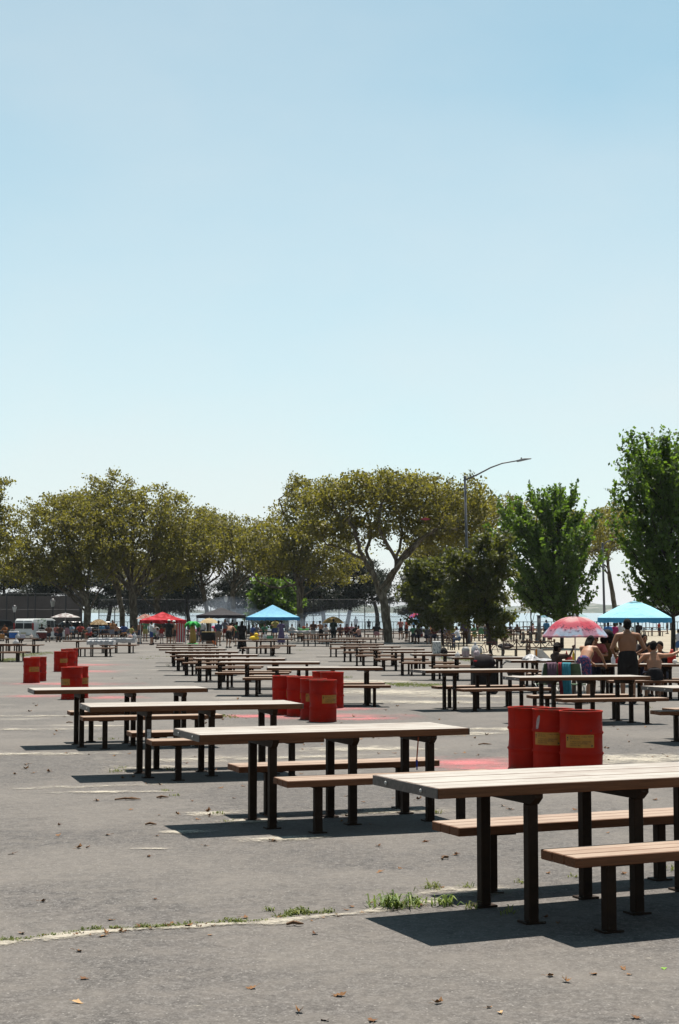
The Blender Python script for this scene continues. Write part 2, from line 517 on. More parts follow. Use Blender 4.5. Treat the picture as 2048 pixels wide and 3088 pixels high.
def make_table(loc, th, label, group):
    t = thing('picnic_table', label, 'picnic table', loc, th, group, tilt=True)
    for k in range(6):
        o = obj('top_plank', me_plank, t); o.location = (0, -TW / 2 + pw / 2 + k * (pw + .003), TH - TT / 2 + rng.uniform(-.0015, .0015))
    for s in (-1, 1):
        e = obj('end_plate', me_end, t); e.location = (s * (TL / 2 - .004), 0, TH - TT / 2 - .001)
        for yy in (-.24, .24):
            b = obj('bolt', me_bolt, e); b.location = (s * .004, yy, 0); b.rotation_euler = (0, s * math.pi / 2, 0)
    for sx in ST:
        a = obj('cross_arm', me_arm, t); a.location = (sx - TL / 2, 0, TH - TT)
        for sy in (-1, 1):
            y = sy * (TW / 2 - .148)
            l = obj('leg', me_leg, t); l.location = (sx - TL / 2, y, 0)
            f = obj('base_plate', me_foot, l)
    return t

def make_bench(loc, th, label, group):
    t = thing('plank_bench', label, 'bench', loc, th, group, tilt=True)
    for k in range(3):
        o = obj('seat_plank', me_slat, t); o.location = (0, -BW / 2 + sw / 2 + k * (sw + .005), BH - .029 + rng.uniform(-.001, .001))
    for s in (-1, 1):
        l = obj('leg', me_bleg, t); l.location = (s * (BL / 2 - .34), 0, 0)
        obj('base_plate', me_foot, l)
        b = obj('seat_bracket', me_brk, l); b.location = (0, 0, BH - .058)
    return t

def table_set(x, y, th, label, group, blabel=None, bgroup=None, benches=(1, 1)):
    """x, y: ground point under the front left corner of the top"""
    u = Vector((math.cos(th), math.sin(th), 0)); v = Vector((-math.sin(th), math.cos(th), 0))
    def w(a, b):
        p = Vector((x, y, 0)) + u * a + v * b; p.z = gz(p.y); return p
    t = make_table(w(TL / 2, TW / 2), th, label, group)
    bl = blabel or ('bench', 'bench'); bgroup = bgroup or 'plank benches beside the picnic tables'
    if benches[0]: make_bench(w(BX + BL / 2, -BY - BW / 2), th, bl[0], bgroup)
    if benches[1]: make_bench(w(BX + BL / 2, TW + BY + BW / 2), th, bl[1], bgroup)
    return t, w

def fl(px, py):
    p = at(px, py, TH); return p.x, p.y

G_DIAG = 'picnic tables stepping away diagonally from the grass tuft'
SETS = {}
SETS['T1'] = table_set(.557, 8.899, .410, 'sun-bleached brown picnic table beside the green grass tuft and sandy crack', G_DIAG,
    ('brown plank bench on the near side of the table by the grass tuft', 'sun-bleached plank bench between the grass-tuft table and the next one'))
SETS['T2'] = table_set(-1.196, 13.185, .356, 'brown plank picnic table, the second one along from the grass tuft', G_DIAG,
    ('short-looking plank bench on the near side of the second table along from the grass tuft', 'pale plank bench behind the second table along, with a thin stick leaning on it'))
SETS['T3'] = table_set(-2.853, 17.668, .296, 'brown picnic table with a small sticker on its leg, third along from the grass tuft', G_DIAG,
    ('plank bench on the near side of the third table along from the grass tuft', 'plank bench on the far side of the third table along from the grass tuft'))
SETS['T4'] = table_set(-4.366, 22.115, .300, 'brown picnic table in front of the pair of drums, fourth along from the grass tuft', G_DIAG,
    ('plank bench on the near side of the fourth table along from the grass tuft', 'plank bench on the far side of the fourth table along from the grass tuft'))
G_RIGHT = 'picnic tables in the row running under the big umbrellas'
SETS['TA'] = table_set(1.751, 31.618, .307, 'empty picnic table standing in front of the table with plastic bags', G_RIGHT,
    ('plank bench on the near side of the empty table before the plastic bags', 'plank bench on the far side of the empty table before the plastic bags'))
SETS['TB'] = table_set(3.18, 27.369, .248, 'empty picnic table right behind the three open red drums', G_RIGHT,
    ('plank bench on the near side of the table behind the three open drums', 'plank bench on the far side of the table behind the three open drums'))
x, y = fl(2028, 2075)
SETS['TC'] = table_set(x, y, .35, 'picnic table cut by the picture edge in front of the seated bare-backed man', G_RIGHT,
    ('plank bench on the near side of the edge table', 'plank bench between the edge table and the seated man'), benches=(0, 1))
# rows in the middle of the lot
ORD = ['first', 'second', 'third', 'fourth', 'fifth', 'sixth', 'seventh', 'eighth', 'ninth', 'tenth']
G_MID = 'picnic tables lined up in the long middle row'
for i, (px, py, th) in enumerate([(805, 2013.5, .06), (657, 1997, .0), (582, 1986, -.01), (530, 1974.5, 0), (498, 1964.5, 0), (479, 1957, 0), (470, 1950, 0), (472, 1943.5, 0)]):
    x, y = fl(px, py)
    if i == 0:
        SETS['M1'] = table_set(x, y, th, 'picnic table right behind the cluster of six red drums', G_MID,
            ('plank bench on the near side of the table behind the six drums', 'plank bench on the far side of the table behind the six drums'))
    else:
        o_ = ORD[i]
        SETS['M%d' % (i + 1)] = table_set(x, y, th, 'empty picnic table, %s from the six drums in the long middle row' % o_, G_MID,
            ('drum-side bench of the %s table from the six drums in the middle row' % o_, 'far-side bench of the %s table from the six drums in the middle row' % o_))
G_R = 'picnic tables lined up in the row left of the bagged table'
for k, (px, py, th) in enumerate([(1364, 1982, .10), (1244, 1972.5, .04), (1155, 1964.5, .03), (1081, 1957, .02), (1027, 1949, .02), (994, 1941.5, .02), (957, 1932.5, .02), (1000, 1926, .0), (1020, 1922.5, .0)]):
    x, y = fl(px, py)
    lab = {0: 'picnic table carrying white plastic bags and a round clear container', 1: 'picnic table carrying a grey carrier bag and a black bag'}.get(k, 'empty picnic table, %s from the white-bagged table towards the thick plane trunk' % ORD[k])
    bl = {0: 'plank bench at the table with the white plastic bags', 1: 'plank bench at the table with the grey carrier bag'}.get(k, 'bench of the %s table from the white-bagged table towards the thick plane trunk' % ORD[k])
    SETS['R%d' % (k + 1)] = table_set(x, y, th, lab, G_R, ('near-side ' + bl, 'far-side ' + bl))
G_PARTY = 'picnic tables used by the groups of visitors'
for nm, px, py, th, lab, bl in [('RT2', 1541, 1992, .06, 'picnic table with crumpled white wrapping beside the folding chairs', 'plank bench at the table with crumpled white wrapping'), ('RT1', 1745, 2003, .02, 'picnic table where the bathers gather between the two big umbrellas', 'plank bench where the bathers sit between the two big umbrellas'),
        ('L1', -95, 1941.5, .02, 'bare picnic table cut by the picture edge near the far pair of drums', 'plank bench at the bare table cut by the picture edge'), ('L2', -20, 1925, .02, 'picnic table heaped with food in front of the white van', 'plank bench at the food-laden table before the white van'),
        ('L3', 189, 1932, .0, 'picnic table half under a white cloth, in front of the red canopy', 'plank bench at the half-clothed table before the red canopy'), ('L4', 270, 1925, .0, 'picnic table fully under a white cloth near the leaning plane trunk', 'plank bench at the table fully under white cloth'),
        ('F1', 747, 1926.5, .0, 'picnic table in front of the blue canopy', 'plank bench at the table before the blue canopy'), ('F2', 690, 1931, .0, 'picnic table beside the woman in the long black dress', 'plank bench at the table beside the black dress'),
        ('F3', 885, 1912, 0, 'narrow-looking picnic table in front of the white-clothed one', 'plank bench at the narrow-looking far table'), ('F4', 871, 1902.5, 0, 'picnic table with white cloth and a red-green toy, behind the blue canopy', 'plank bench at the far table with the red-green toy')]:
    x, y = fl(px, py)
    SETS[nm] = table_set(x, y, th, lab, G_PARTY, ('near-side ' + bl, 'far-side ' + bl))
# a bench standing without its table at the picture edge
p = at(2046, 2236)
make_bench((p.x + .62, p.y + .1, gz(p.y + .1)), .2, 'lone plank bench without a table, at the picture edge by the open drums', 'plank benches beside the picnic tables')


# ================================================================== RED COAL DRUMS
def make_drum_mat():
    t = NT('drum_paint')
    oc = t.coord(); r = t.rnd()
    off = t.node('ShaderNodeVectorMath', operation='ADD'); t.l.new(oc, off.inputs[0])
    cb = t.node('ShaderNodeCombineXYZ'); t.l.new(t.math('MULTIPLY', r, 50.0), cb.inputs[0]); t.l.new(cb.outputs[0], off.inputs[1])
    v = off.outputs[0]
    n = t.noise(v, 3.5, 4, .6)
    c = t.ramp(n, [(.3, (.33, .010, .004)), (.7, (.48, .018, .006))])
    drip = t.noise(t.mapping(v, scale=(14, 14, 1.2)), 1.6, 4, .6)
    c = t.mix(t.math('MULTIPLY', t.step(drip, .55, .75), .35), c, (.15, .006, .003))
    chips = t.noise(v, 16, 4, .75)
    c = t.mix(t.math('MULTIPLY', t.step(chips, .70, .74), .8), c, (.30, .25, .24))
    sz = t.node('ShaderNodeSeparateXYZ'); t.l.new(oc, sz.inputs[0])
    edge = t.math('MAXIMUM', t.step(sz.outputs[2], .10, .0), t.step(sz.outputs[2], .69, .775))
    ru = t.math('MULTIPLY', edge, t.step(t.noise(v, 11, 4, .7), .42, .62))
    c = t.mix(t.math('MULTIPLY', ru, .8), c, (.10, .035, .016))
    scuff = t.noise(t.mapping(v, scale=(3, 3, 14)), 2.2, 4, .7)
    c = t.mix(t.math('MULTIPLY', t.step(scuff, .62, .74), .45), c, (.40, .07, .045))
    t.color(c, t.ramp(n, [(.3, .55), (.7, .75)]), .08)
    t.bump(t.noise(v, 9, 3, .5), .15, .01)
    return t.m
M_DRUM = make_drum_mat()
M_SOOT = plain('drum_soot', (.045, .032, .028), .9, .4, 8)
M_ASH = plain('ash', (.16, .15, .145), .95, .4, 20)
def make_label_mat():
    t = NT('label_yellow')
    n = t.noise(t.coord(), 9, 4, .6)
    t.color(t.ramp(n, [(.3, (.36, .145, .010)), (.7, (.48, .22, .02))]), .5, .3); return t.m
M_LAB = make_label_mat()
M_INK = plain('label_ink', (.035, .022, .02), .6, .2)
DR, DH = .25, .761
prof = [(DR - .006, 0), (DR + .006, .0), (DR + .008, .012), (DR, .024)]
for zc in (DH * .345, DH * .665):
    z_ = prof[-1][1]; prof += [(DR, z_ + (zc - .022 - z_) * q) for q in (.25, .5, .75)]
    prof += [(DR, zc - .022), (DR + .013, zc - .006), (DR + .013, zc + .006), (DR, zc + .022)]
prof += [(DR, DH - .022), (DR + .009, DH - .013), (DR + .009, DH - .004), (DR + .004, DH), (DR - .006, DH - .002), (DR - .008, DH - .015)]
def dented(seed):
    m = MB().lathe(prof, 48); r_ = random.Random(seed); ds = [(r_.uniform(0, 6.28), r_.uniform(.08, .68), r_.uniform(.004, .013), r_.uniform(.05, .12)) for _ in range(7)]
    out = []
    for x, y, z in m.v:
        a = math.atan2(y, x); rr = math.hypot(x, y); dd = 0
        for da, dz, dep, w in ds:
            q = (a - da + math.pi) % (2 * math.pi) - math.pi; dd += dep * math.exp(-((q * DR) ** 2 + (z - dz) ** 2) / (w * w))
        out.append((x * (rr - dd) / rr, y * (rr - dd) / rr, z))
    m.v = out
    return m.mesh('shell', M_DRUM, smooth=True)
ME_DRUM = [dented(k) for k in range(5)]
me_in = MB().lathe([(DR - .008, DH - .012), (DR - .010, .10), (0.0, .12)], 32).mesh('inside', M_SOOT, smooth=True)
me_ash = MB().lathe([(DR - .012, .30), (DR * .6, .33), (0, .345)], 24).mesh('ash_fill', M_ASH, smooth=True)
LW, LH, LZ = .35, .150, .415
def curved(pts2, r):
    return [(r * math.sin(x / r), -r * math.cos(x / r), z) for x, z in pts2]
mb = MB(); n = 16
vs = []
for r_ in (DR + .0005, DR + .003):
    for z in (-LH / 2, LH / 2): vs += curved([(-LW / 2 + LW * k / n, LZ + z) for k in range(n + 1)], r_)
m1 = n + 1
fs = []
for k in range(n):
    fs += [(k, k + 1, m1 + k + 1, m1 + k), (2 * m1 + k, 2 * m1 + k + 1, 3 * m1 + k + 1, 3 * m1 + k), (k, k + 1, 2 * m1 + k + 1, 2 * m1 + k), (m1 + k, m1 + k + 1, 3 * m1 + k + 1, 3 * m1 + k)]
fs += [(0, m1, 3 * m1, 2 * m1), (n, m1 + n, 3 * m1 + n, 2 * m1 + n)]
me_label = mb.add(vs, fs).mesh('warning_label', M_LAB)

def text_mesh(name, lines, mat, bend=None):
    """flat lettering: lines of (text, x, z, size)"""
    mb = MB()
    for s, x, z, size in lines:
        cu = bpy.data.curves.new(name, 'FONT'); cu.body = s; cu.size = size; cu.resolution_u = 1
        ob = bpy.data.objects.new(name, cu)
        me = bake(ob)
        vs = [(v.co.x + x, v.co.y + z) for v in me.vertices]
        mb.add(bend(vs) if bend else [(a, 0, b) for a, b in vs], [tuple(p.vertices) for p in me.polygons])
        bpy.data.objects.remove(ob); bpy.data.curves.remove(cu); bpy.data.meshes.remove(me)
    return mb
bend = lambda vs: curved([(a, LZ + b) for a, b in vs], DR + .0042)
tm = text_mesh('lettering', [('PLACE HOT COALS INSIDE', -.118, .045, .0235), ('NO TRASH', -.118, .022, .0235), ('PONGA LOS CARBONES', -.118, -.012, .0235), ('CALIENTES DENTRO', -.118, -.034, .0235), ('NO BASURA', -.118, -.056, .0235)], M_INK, bend)
leaf = [(.148 + .011 * math.cos(a) * (1 + .35 * math.cos(3 * a)), -.052 + .011 * math.sin(a) * (1 + .35 * math.cos(3 * a))) for a in np.linspace(0, 2 * math.pi, 15)[:-1]]
tm.add(bend(leaf), [tuple(range(14))])
for (a, b, c, d) in [(-.160, .030, .018, .020), (-.156, .004, .010, .020)]:
    tm.add(bend([(a, b), (a + c, b), (a + c, b + d), (a, b + d)]), [(0, 1, 2, 3)])
me_text = tm.mesh('lettering', M_INK, fix=False)

def make_drum(loc, rz, label, group, has_label=True, ash=False):
    t = thing('coal_drum', label, 'drum', loc, rz, group, tilt=True)
    s = obj('shell', rng.choice(ME_DRUM), t); obj('inside', me_in, t)
    if ash: obj('ash_fill', me_ash, t)
    if 'scrape' in label:
        r_ = random.Random(4); pts = [(-.12 + .022 * math.cos(a) * (1 + .4 * r_.random()) + .10 * math.sin(a) * .25, .60 + .085 * math.sin(a) * (1 + .25 * r_.random())) for a in np.linspace(0, 2 * math.pi, 19)[:-1]]
        MB().add(curved(pts, DR + .0015), [tuple(range(18))]).build('scrape', plain('bare_primer', (.40, .30, .29), .7, .35, 30), t, fix=False)
    if has_label:
        l = obj('warning_label', me_label, t); obj('lettering', me_text, l)
    return t

def drum_at(px, py_bottom, rz, label, group, **k):
    p = at(px, py_bottom)
    return make_drum((p.x, p.y + DR * .9, gz(p.y + DR * .9)), rz, label, group, **k)

G = 'red coal drums standing in clusters on the lot'
drum_at(1763, 2344, -.22, 'open red coal drum with a fully visible yellow warning label, in the group of three', G)
drum_at(1679, 2334, -.5, 'scuffed red coal drum with a pale scrape, its yellow label half hidden, middle of three', G, ash=True)
drum_at(1602, 2325, 2.9, 'open red coal drum without a label in view, backmost of the group of three', G)
drum_at(973.5, 2178, .65, 'red coal drum with yellow label, foremost of the cluster of six', G)
drum_at(945, 2171, .1, 'red coal drum tucked behind the foremost one of the six', G)
drum_at(903, 2161, .75, 'red coal drum third in the leaning line of the six', G)
drum_at(858, 2156, .85, 'red coal drum at the open end of the leaning line of the six', G)
drum_at(1001, 2136, 2.6, 'tall-standing red drum at the back of the cluster of six, next to a bench', G)
drum_at(976, 2133, 2.4, 'red drum hidden at the back of the cluster of six', G)
GL = G
drum_at(210.5, 2110, -.7, 'red coal drum with yellow label behind the fourth table along', GL)
drum_at(230, 2106, .95, 'red coal drum showing a sliver of yellow label, behind the fourth table along', GL)
drum_at(90.5, 2060, .6, 'dull red coal drum on its own pink patch, front one of the far pair', GL)
drum_at(111, 2055, 2.5, 'red coal drum tucked behind the front one of the far pair', GL)
drum_at(179, 2026, .8, 'red coal drum with yellow label, front one of the farthest group', GL)
drum_at(206, 2024, -.75, 'red coal drum with yellow label, beside the front one of the farthest group', GL)
drum_at(199, 2014, 2.5, 'red coal drum standing behind the two labelled ones of the farthest group', GL)
drum_at(213, 2012, 2.4, 'red coal drum at the very back of the farthest group', GL)


# ================================================================== SHORE, WATER, FAR LAND
def make_concrete():
    t = NT('esplanade_concrete')
    P = t.pos()
    n = t.noise(P, .5, 5, .65); n2 = t.noise(P, 12, 3, .6)
    c = t.ramp(n, [(.3, (.27, .235, .175)), (.7, (.37, .325, .25))])
    c = t.mix(t.math('MULTIPLY', t.step(n2, .4, .7), .3), c, (.26, .235, .205))
    t.color(c, .92, .15); return t.m
M_CONC = make_concrete()
# sandy esplanade paving beside and behind the right-hand tables
pts = [(1335, 1961), (1440, 1966), (1560, 1988), (1700, 1996), (1900, 1999), (2200, 2003)]
near = [at(px, py) for px, py in pts]
mb = MB(); n = len(near)
for p in near: mb.v.append((p.x, p.y, gz(p.y) + .006))
cols = [82, 95, 110, 130, 150, 170, SHORE - 1.5]
for d in cols:
    for i, p in enumerate(near):
        mb.v.append((p.x * d / p.y * (1 + .02 * i), d, gz(d) + .006))
for j in range(len(cols)):
    for i in range(n - 1): mb.f.append((j * n + i, j * n + i + 1, (j + 1) * n + i + 1, (j + 1) * n + i))
tag(mb.build('pavement', M_CONC, fix=False), kind='structure')

SEA = -2.4
def make_water():
    t = NT('water')
    P = t.pos()
    w1 = t.noise(t.mapping(P, scale=(.5, 1, 1)), .9, 4, .6); w2 = t.noise(t.mapping(P, scale=(.4, 1, 1)), .06, 3, .5)
    t.color((.24, .30, .33), .30, .4)
    t.bump(t.math('ADD', w1, t.math('MULTIPLY', w2, 3)), .8, .25)
    return t.m
mb = MB(); mb.add([(-6000, SHORE - .5, SEA), (6000, SHORE - .5, SEA), (9000, 12000, SEA), (-9000, 12000, SEA)], [(0, 1, 2, 3)])
tag(mb.build('water', make_water(), fix=False), kind='structure')

def make_land():
    t = NT('far_shore')
    n = t.noise(t.pos(), .02, 5, .7)
    t.color(t.ramp(n, [(.42, (.06, .075, .05)), (.55, (.10, .11, .085)), (.62, (.28, .26, .23))]), .95, .1); return t.m
mb = MB(); rr = random.Random(3)
nx, ny = 160, 7
for j in range(ny):
    for i in range(nx):
        x = -2600 + 5200 * i / (nx - 1); y = 2900 + 130 * j
        e = math.sin(math.pi * j / (ny - 1)) ** .6
        h = (9 + 4 * math.sin(x * .004) + 3 * math.sin(x * .013 + 1) + 2.5 * math.sin(x * .05) + rr.uniform(0, 5)) * e
        mb.v.append((x, y, SEA - .4 + h))
for j in range(ny - 1):
    for i in range(nx - 1): mb.f.append((j * nx + i, j * nx + i + 1, (j + 1) * nx + i + 1, (j + 1) * nx + i))
tag(mb.build('hills', make_land(), fix=False), kind='structure')

M_IRON = plain('dark_iron', (.022, .020, .022), .5, .25, 10, .4)
M_GREYPOLE = plain('grey_pole', (.085, .085, .095), .5, .2, 6, .4)

# railing along the sea wall: one thing per bay
me_post = MB().box((0, 0, .55), (.12, .12, 1.1)).mesh('post', M_IRON)
me_rail = MB().box((0, 0, 0), (2.9, .09, .07)).mesh('rail', M_IRON)
me_bar = MB().box((0, 0, .58), (.06, .06, .86)).mesh('baluster', M_IRON)
for k in range(-13, 20):
    x = k * 3.0
    t = thing('sea_railing', 'dark iron railing bay along the edge of the sea wall', 'railing', (x, SHORE - 1.0, gz(SHORE)), 0, 'railing bays along the sea wall')
    obj('post', me_post, t).location = (-1.5, 0, 0)
    for z in (.14, 1.04): obj('rail', me_rail, t).location = (0, 0, z)
    for b in range(6): obj('baluster', me_bar, t).location = (-1.05 + b * .42, 0, 0)

# ------------------------------------------------------------------ handball wall with its tall frame
DW = 172.0
def make_wallmat():
    t = NT('court_wall')
    P = t.pos(); n = t.noise(P, .5, 5, .6); n2 = t.noise(P, 5, 4, .7)
    c = t.ramp(n, [(.3, (.115, .095, .088)), (.7, (.155, .13, .12))])
    c = t.mix(t.math('MULTIPLY', t.step(n2, .5, .8), .25), c, (.08, .07, .065))
    t.color(c, .9, .15); return t.m
M_WALL = make_wallmat()
x1 = gp(250, DW).x
wt = thing('court_wall', 'long grey-brown handball court wall behind the white van', 'wall', (x1 - 8, DW, gz(DW)))
hw = at_d(200, 1797, DW).z - gz(DW)
pan = 2.55
k = 0; x = x1
me_panel = MB().box((0, 0, hw / 2), (pan - .03, .28, hw)).mesh('panel', M_WALL)
while k < 7:
    o = obj('panel', me_panel, wt); o.location = (x - pan / 2 - (x1 - 8), rng.uniform(-.01, .01), rng.uniform(-.03, .03)); x -= pan; k += 1
cf = thing('court_fence', 'dark steel frame of posts standing before the court wall', 'fence', (x1 - 8, DW - 1.2, gz(DW)))
for px in (-40, 22, 86, 108, 200, 243):
    MB().tube([(gp(px, DW - 1.2).x - (x1 - 8), 0, 0), (gp(px, DW - 1.2).x - (x1 - 8), 0, hw + .25)], .075, 6).build('post', M_IRON, cf)
for z in (hw * .62, hw + .2):
    MB().tube([(-10, 0, z), (8, 0, z)], .035, 5).build('rail', M_IRON, cf)

# ------------------------------------------------------------------ tall chain-link court fences
def make_link():
    t = NT('chain_link')
    P = t.coord()
    wv = []
    for a in (R(45), R(-45)):
        w = t.node('ShaderNodeTexWave', bands_direction='X'); t.l.new(t.mapping(P, rot=(0, a, 0)), w.inputs['Vector']); w.inputs['Scale'].default_value = 3.2
        wv.append(t.step(w.outputs['Fac'], .93, .97))
    fac = t.math('MAXIMUM', wv[0], wv[1])
    tr = t.node('ShaderNodeBsdfTransparent'); mx = t.node('ShaderNodeMixShader')
    t.color((.10, .10, .105), .5)
    t.l.new(fac, mx.inputs[0]); t.l.new(tr.outputs[0], mx.inputs[1]); t.l.new(t.bsdf.outputs[0], mx.inputs[2]); t.l.new(mx.outputs[0], t.out.inputs['Surface'])
    return t.m
M_LINK = make_link()
def court_fence(px0, px1, d, top_px, label, step=3.0, rails=(.05, .5, .98), d1=None):
    d1 = d1 or d
    a, b = gp(px0, d), gp(px1, d1)
    h = at_d(px0, top_px, d).z - a.z
    t = thing('court_fence', label, 'fence', a, math.atan2(b.y - a.y, b.x - a.x), 'tall court fences under the trees')
    L = (b - a).length; n = max(1, round(L / step))
    for k in range(n + 1):
        MB().tube([(L * k / n, 0, 0), (L * k / n, 0, h)], .055, 6).build('post', M_IRON, t)
    for f in rails:
        MB().tube([(0, 0, h * f), (L, 0, h * f)], .032, 5).build('rail', M_IRON, t)
    for k in range(n):
        MB().add([(L * k / n + .05, .0, .05), (L * (k + 1) / n - .05, .0, .05), (L * (k + 1) / n - .05, .0, h), (L * k / n + .05, .0, h)], [(0, 1, 2, 3)]).build('mesh_panel', M_LINK, t, fix=False)
    return t
court_fence(395, 560, 168, 1806, 'tall dark court fence behind the red canopy', 2.2)
court_fence(570, 770, 172, 1808, 'tall dark court fence behind the black canopy', 2.6)
court_fence(790, 1100, 170, 1806, 'tall dark court fence behind the blue canopy and tan umbrella', 2.6)
court_fence(1100, 1325, 168, 1812, 'tall dark court fence behind the thick plane trunk', 2.6)
court_fence(300, 395, 170, 1806, 'tall dark court fence between the two leftward plane trunks', 2.0)


# ------------------------------------------------------------------ the air: faint summer haze
t = NT('haze'); t.n.remove(t.bsdf)
pv = t.node('ShaderNodeVolumePrincipled'); pv.inputs['Density'].default_value = .00006; pv.inputs['Color'].default_value = (.80, .88, .96, 1); pv.inputs['Anisotropy'].default_value = .3
t.l.new(pv.outputs[0], t.out.inputs['Volume'])
tag(MB().box((0, 2600, 8), (9000, 5400, 24)).build('haze', t.m), 'pale summer haze in the air over the shore', kind='stuff')

# drifting barbecue smoke
t = NT('smoke'); t.n.remove(t.bsdf)
pv = t.node('ShaderNodeVolumePrincipled'); pv.inputs['Density'].default_value = .05; pv.inputs['Color'].default_value = (.62, .72, .86, 1)
t.l.new(pv.outputs[0], t.out.inputs['Volume'])
for px, py, d, rx, ry, rz in [(690, 1835, 136, 2.6, 2.0, 1.1), (740, 1860, 133, 2.2, 1.6, .8), (950, 1875, 134, 2.4, 1.6, .9), (1020, 1868, 150, 3.0, 2.0, 1.0), (900, 1885, 131, 1.8, 1.4, .6)]:
    c = at_d(px, py, d)
    o = MB().sphere((0, 0, 0), (rx, ry, rz), 20, 12).build('smoke', t.m, smooth=True); o.location = c
    tag(o, 'blue-grey barbecue smoke drifting behind the canopies', kind='stuff')

# ================================================================== TREES
def make_leafmat(name, dark, lite, trans, tw=.45):
    t = NT(name)
    g = t.node('ShaderNodeNewGeometry')
    r = g.outputs['Random Per Island']
    big = t.noise(t.pos(), .55, 3, .6)
    f = t.math('ADD', t.math('MULTIPLY', r, .6), t.math('MULTIPLY', big, .5))
    c = t.ramp(f, [(.25, dark), (.85, lite)])
    t.color(c, .55, .35)
    tl = t.node('ShaderNodeBsdfTranslucent'); t.l.new(t.alb(t.mix(f, tuple(x * .7 for x in trans), trans)), tl.inputs[0])
    mx = t.node('ShaderNodeMixShader'); mx.inputs[0].default_value = tw
    t.l.new(t.bsdf.outputs[0], mx.inputs[1]); t.l.new(tl.outputs[0], mx.inputs[2]); t.l.new(mx.outputs[0], t.out.inputs['Surface'])
    return t.m
M_PLANE_LEAF = make_leafmat('plane_leaf', (.075, .072, .014), (.23, .205, .048), (.32, .29, .030), .5)
M_YOUNG_LEAF = make_leafmat('elm_leaf', (.026, .052, .009), (.080, .145, .022), (.22, .38, .025), .45)
M_DARK_LEAF = make_leafmat('dark_leaf', (.028, .038, .011), (.085, .098, .024), (.18, .20, .022))
M_NEEDLE = make_leafmat('pine_needle', (.016, .022, .012), (.040, .050, .024), (.03, .04, .015), .2)
def make_bark(name, a, b, c3):
    t = NT(name)
    v = t.coord()
    n = t.noise(t.mapping(v, scale=(1, 1, .5)), 3.2, 4, .6, .5)
    c = t.ramp(n, [(.32, a), (.5, b), (.66, c3)])
    t.color(c, .85, .2); t.bump(t.noise(v, 8, 4, .6), .3, .03); return t.m
M_PBARK = make_bark('plane_bark', (.055, .040, .026), (.12, .095, .062), (.24, .205, .15))
M_DBARK = make_bark('dark_bark', (.022, .016, .012), (.045, .034, .025), (.075, .058, .045))

def grow(start, par0, attr, step, infl, kill, iters=90, up=.0, seed=0):
    """space colonisation from an existing skeleton; returns nodes, parents"""
    r = np.random.default_rng(seed)
    par = list(par0)
    A = np.array(attr); alive = np.ones(len(A), bool)
    N = np.array(start, float); D = np.linalg.norm(A[:, None] - N[None], axis=2)
    idx = D.argmin(1); dm = D.min(1)
    for it in range(iters):
        if not alive.any(): break
        sel = alive & (dm < infl)
        if not sel.any(): sel = alive & (dm < dm[alive].min() * 1.2)
        ids = idx[sel]; dirs = A[sel] - N[ids]; dirs /= np.linalg.norm(dirs, axis=1, keepdims=True) + 1e-9
        uq, inv = np.unique(ids, return_inverse=True)
        acc = np.zeros((len(uq), 3)); np.add.at(acc, inv, dirs)
        acc /= np.linalg.norm(acc, axis=1, keepdims=True) + 1e-9
        acc += r.normal(0, .28, acc.shape); acc[:, 2] += up
        acc /= np.linalg.norm(acc, axis=1, keepdims=True) + 1e-9
        new = N[uq] + acc * step
        base = len(N); N = np.vstack([N, new]); par += list(uq)
        Dn = np.linalg.norm(A[:, None] - new[None], axis=2)
        j = Dn.argmin(1); dn = Dn.min(1); b = dn < dm
        idx[b] = base + j[b]; dm[b] = dn[b]
        alive &= dm > kill
    return N, np.array(par)

def branch_mesh(N, par, r_tip, expo, r_base, mat, name, parent, sides=6, minr=0.0):
    n = len(N); rad = np.zeros(n); kids = [[] for _ in range(n)]
    for i in range(1, n): kids[par[i]].append(i)
    for i in range(n - 1, -1, -1):
        rad[i] = r_tip if not kids[i] else sum(rad[k] ** expo for k in kids[i]) ** (1 / expo)
    k = r_base / rad[0]
    rad = np.where(rad > r_tip * 1.01, r_tip + (rad - r_tip) * (r_base - r_tip) / max(1e-6, rad[0] - r_tip), rad)
    mb = MB()
    stack = [(0, None)]
    while stack:
        s, p = stack.pop()
        chain = [s]
        while kids[chain[-1]]:
            ks = sorted(kids[chain[-1]], key=lambda q: -rad[q])
            for q in ks[1:]: stack.append((q, chain[-1]))
            chain.append(ks[0])
        if p is not None: chain = [p] + chain
        if len(chain) < 2: continue
        rr = [rad[c] for c in chain]
        if p is not None: rr[0] = min(rr[0], rr[1] * 1.15)
        if max(rr[1:]) < minr: continue
        mb.tube([N[c] for c in chain], rr, sides if rr[0] > .06 else 4, caps=False)
    return mb.build(name, mat, parent, smooth=True, fix=False), rad, kids

def leaf_mesh(C, size, name, mat, parent, seed, jit=.35, droop=.4, aspect=.72):
    """one small folded blade per position"""
    r = np.random.default_rng(seed); n = len(C)
    d = r.normal(0, 1, (n, 3)); d[:, 2] -= droop; d /= np.linalg.norm(d, axis=1, keepdims=True)
    q = r.normal(0, 1, (n, 3)); q -= d * (q * d).sum(1, keepdims=True); q /= np.linalg.norm(q, axis=1, keepdims=True)
    s = size * (1 + r.normal(0, jit, (n, 1))).clip(.45, 1.9)
    V = np.empty((n, 4, 3))
    V[:, 0] = C - d * s * .5; V[:, 1] = C + q * s * aspect * .5; V[:, 2] = C + d * s * .5; V[:, 3] = C - q * s * aspect * .5
    me = bpy.data.meshes.new(name)
    me.vertices.add(n * 4); me.vertices.foreach_set('co', V.astype(np.float32).ravel())
    me.loops.add(n * 4); me.loops.foreach_set('vertex_index', np.arange(n * 4, dtype=np.int32))
    me.polygons.add(n); me.polygons.foreach_set('loop_start', np.arange(0, n * 4, 4, dtype=np.int32))
    me.update(calc_edges=True); me.materials.append(mat)
    return obj(name, me, parent)

